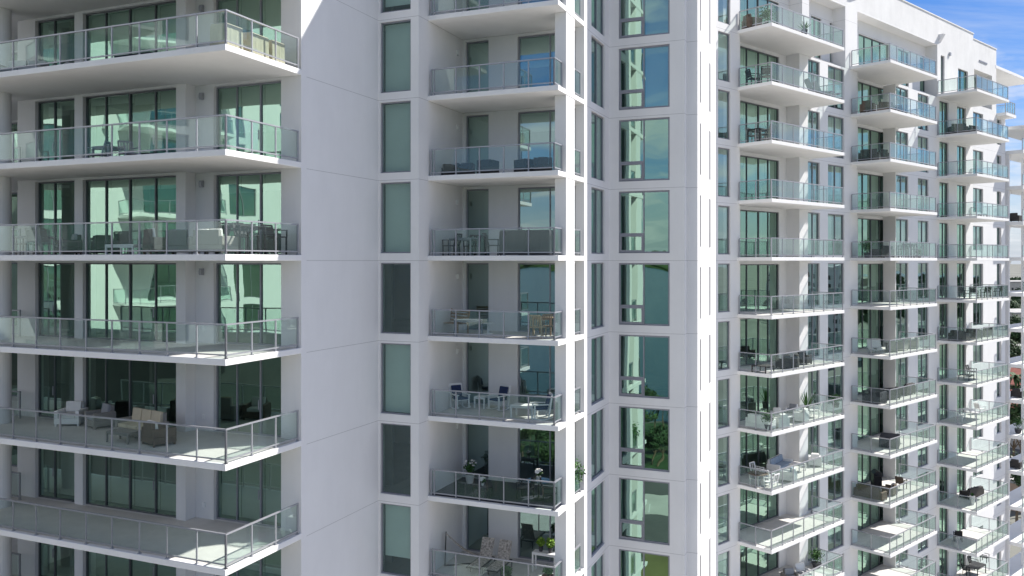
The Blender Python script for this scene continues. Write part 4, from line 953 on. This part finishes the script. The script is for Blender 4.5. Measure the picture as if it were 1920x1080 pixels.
# second stack
lounge(F2, D_(1614, -25.9), 3, 100, 'brown wicker armchair at the left rail, second balcony of the middle right stack', 'wicker_brown', 'fabric_charcoal'); table(F2, D_(1634, -25.7), 3, 'small white table between brown wicker seats, middle right stack', .5, .5, .5)
lounge(F2, D_(1655, -25.5), 3, 150, 'brown wicker sofa with cream cushions at the corner, middle right stack', 'wicker_brown', 'fabric_beige', n=2, w=.6)
chair(F2, D_(1688, -25.5), 3, 90, 'dark chair just right of the corner, second balcony, middle right stack', 'black_metal', solid=True); chair(F2, D_(1712, -25.4), 3, -90, 'white chair left of the right end, second balcony, middle right stack', 'white_paint'); chair(F2, D_(1732, -25.6), 3, 120, 'white chair at the right end, second balcony, middle right stack', 'white_paint')
lounge(F2, D_(1622, -25.9), 2, 100, 'dark sofa at the left rail, third balcony of the middle right stack', 'wicker_dark', 'fabric_charcoal', n=2, w=.62); lounge(F2, D_(1650, -25.5), 2, 160, 'dark armchair near the corner, third balcony of the middle right stack', 'wicker_dark', 'fabric_charcoal')
lounge(F2, D_(1655, -25.6), 0, 170, 'black wicker sofa at the corner of the eye level balcony, middle right stack', 'wicker_dark', 'fabric_charcoal', n=2, w=.65); plant(F2, D_(1622, -26.0), 0, 'dark leafy plant left of the black sofa at eye level', 'pot_dark', 1.3, .22, .35, 'bush', seed=21)
table(F2, D_(1705, -25.6), 0, 'tall black bistro table at eye level, middle right stack', .6, .6, .95, 'black_metal'); chair(F2, D_(1694, -25.6), 0, -90, 'black bistro stool left of the tall table', 'black_metal', sh=.62, bh=.95, cat='bar stool'); chair(F2, D_(1717, -25.5), 0, 90, 'black bistro stool right of the tall table', 'black_metal', sh=.62, bh=.95, cat='bar stool')
plant(F2, D_(1741, -25.3), 0, 'low green plant at the right end of the eye level balcony, middle stack', 'pot_dark', .6, .2, .22, 'bush', seed=22)
lounger(F2, D_(1621, -26.0), -2, -60, 'left grey lounger at the left rail two below eye level, middle stack', 'fabric_white'); lounger(F2, D_(1645, -25.8), -2, -60, 'second grey lounger from the left two below eye level, middle stack', 'fabric_white')
for i, (x, r_) in enumerate(((1672, 120), (1690, 180), (1712, 200))): lounge(F2, D_(x, -25.5), -2, r_, ['left', 'middle', 'right'][i] + ' pale armchair behind the front rail two below eye level, middle stack', 'wicker_grey', 'fabric_grey', w=.62, d=.66)
table(F2, D_(1727, -25.7), -2, 'white table at the right end two below eye level, middle stack', .8, .6, .7)
cover_box(F2, D_(1630, -25.6), -3, 0, 'black covered seating along the left rail three below eye level, middle stack', 1.0, 1.2, .8, 'fabric_charcoal', 'covered sofa', legs_=True); lounge(F2, D_(1664, -25.6), -3, 160, 'black sofa at the corner three below eye level, middle stack', 'wicker_dark', 'fabric_charcoal', n=2, w=.7); lounge(F2, D_(1698, -25.7), -3, 180, 'black sofa right of the corner one, three below eye level', 'wicker_dark', 'fabric_charcoal', n=2, w=.7)
cover_box(F2, D_(1668, -25.6), -4, 20, 'black covered round table at the corner four below eye level, middle stack', 1.7, 1.2, .72, 'fabric_charcoal', 'covered table')
grill(F2, D_(1643, -26.9), -5, 40, 'black gas grill near the doors five below eye level, middle stack'); lounge(F2, D_(1632, -25.9), -5, 90, 'brown wicker sofa along the left rail beside the grill', 'wicker_brown', 'fabric_charcoal', n=3, w=.6, back=.85)
lounge(F2, D_(1668, -25.4), -5, 180, 'brown wicker armchair at the corner beside the long wicker sofa', 'wicker_brown', 'fabric_grey', w=.6); chair(F2, D_(1690, -25.5), -5, 90, 'wicker chair in the sun right of the corner armchair', 'wicker_brown', solid=True, cush='fabric_white')
# third stack
lounge(F2, D_(1795, -25.7), 3, 130, 'dark sofa near the left rail, second balcony of the far stack', 'wicker_dark', 'fabric_charcoal', n=2, w=.62); lounge(F2, D_(1819, -25.4), 3, 170, 'dark sofa at the corner, second balcony of the far stack', 'wicker_dark', 'fabric_charcoal', n=2, w=.62)
table(F2, D_(1842, -25.6), 1, 'small black table by the front rail of the far stack, above eye level', .7, .5, .4, 'black_metal')
for i, (x, u) in enumerate(((1808, -25.8), (1826, -25.5), (1848, -25.5), (1870, -25.6))): chair(F2, D_(x, u), -1, 40 * i + 60, ['left', 'second', 'third', 'right'][i] + ' dark chair one below eye level, far stack', 'black_metal', solid=True, group='dark chairs of the far stack')
for i, x in enumerate((1798, 1822, 1848)): lounge(F2, D_(x, -25.6), -2, 90 + 40 * i, ['left', 'middle', 'right'][i] + ' dark sofa two below eye level, far stack', 'wicker_dark', 'fabric_charcoal', n=2, w=.6)
table(F2, D_(1812, -25.7), -3, 'dark low table three below eye level, far stack', 1.1, .8, .4, 'black_metal'); chair(F2, D_(1822, -26.1), -3, 0, 'black slim chair behind the dark low table, far stack', 'black_metal')
table(F2, D_(1815, -25.9), -4, 'white table with chairs four below eye level, far stack', 1.0, .8, .74, 'white_paint'); chair(F2, D_(1800, -25.9), -4, -90, 'white chair left of the white table, far stack', 'white_paint'); chair(F2, D_(1838, -26.0), -4, 60, 'white sling chair in the sun right of the white table, far stack', 'white_paint', solid=True)
lounge(F2, D_(1822, -25.9), -6, 170, 'dark sectional sofa six below eye level, far stack', 'wicker_dark', 'fabric_charcoal', n=3, w=.7); plant(F2, D_(1823, -25.0), -6, 'round topped white planter at the corner post, far stack', 'pot_white', .9, .2, .7, 'bush', seed=30)
chair(F2, D_(1796, -26.2), -7, 120, 'single black chair seven below eye level, far stack', 'black_metal', solid=True)
table(F2, D_(1830, -25.8), -8, 'long dark dining table on the lowest visible balcony, far stack', 1.8, .9, .74, 'black_metal')
for i, (x, u, r_) in enumerate(((1812, -26.3, 20), (1828, -26.5, 0), (1846, -26.4, 0), (1808, -25.3, 180))): chair(F2, D_(x, u), -8, r_, ['leftmost far', 'middle far', 'right far', 'near'][i] + ' black chair at the long dark table, far stack', 'black_metal')
for i, (x, k) in enumerate(((1903, 1), (1908, -4), (1905, -6))): lounge(F2, (-26.6, F2.v(x, -26.6)), k, 90, ['dark armchair on an upper loggia of the corner tower', 'dark armchair on a loggia of the corner tower below eye level', 'dark seat on the lowest furnished loggia of the corner tower'][i], 'wicker_dark', 'fabric_charcoal').r.location.z += .13
plant(F2, (-26.4, F2.v(1909, -26.4)), -5, 'dark bushy plant in a loggia of the corner tower', 'pot_dark', 1.6, .3, .4, 'bush', seed=33).r.location.z += .13
for o in bpy.data.objects:
    if '_off' in o: del o['_off']
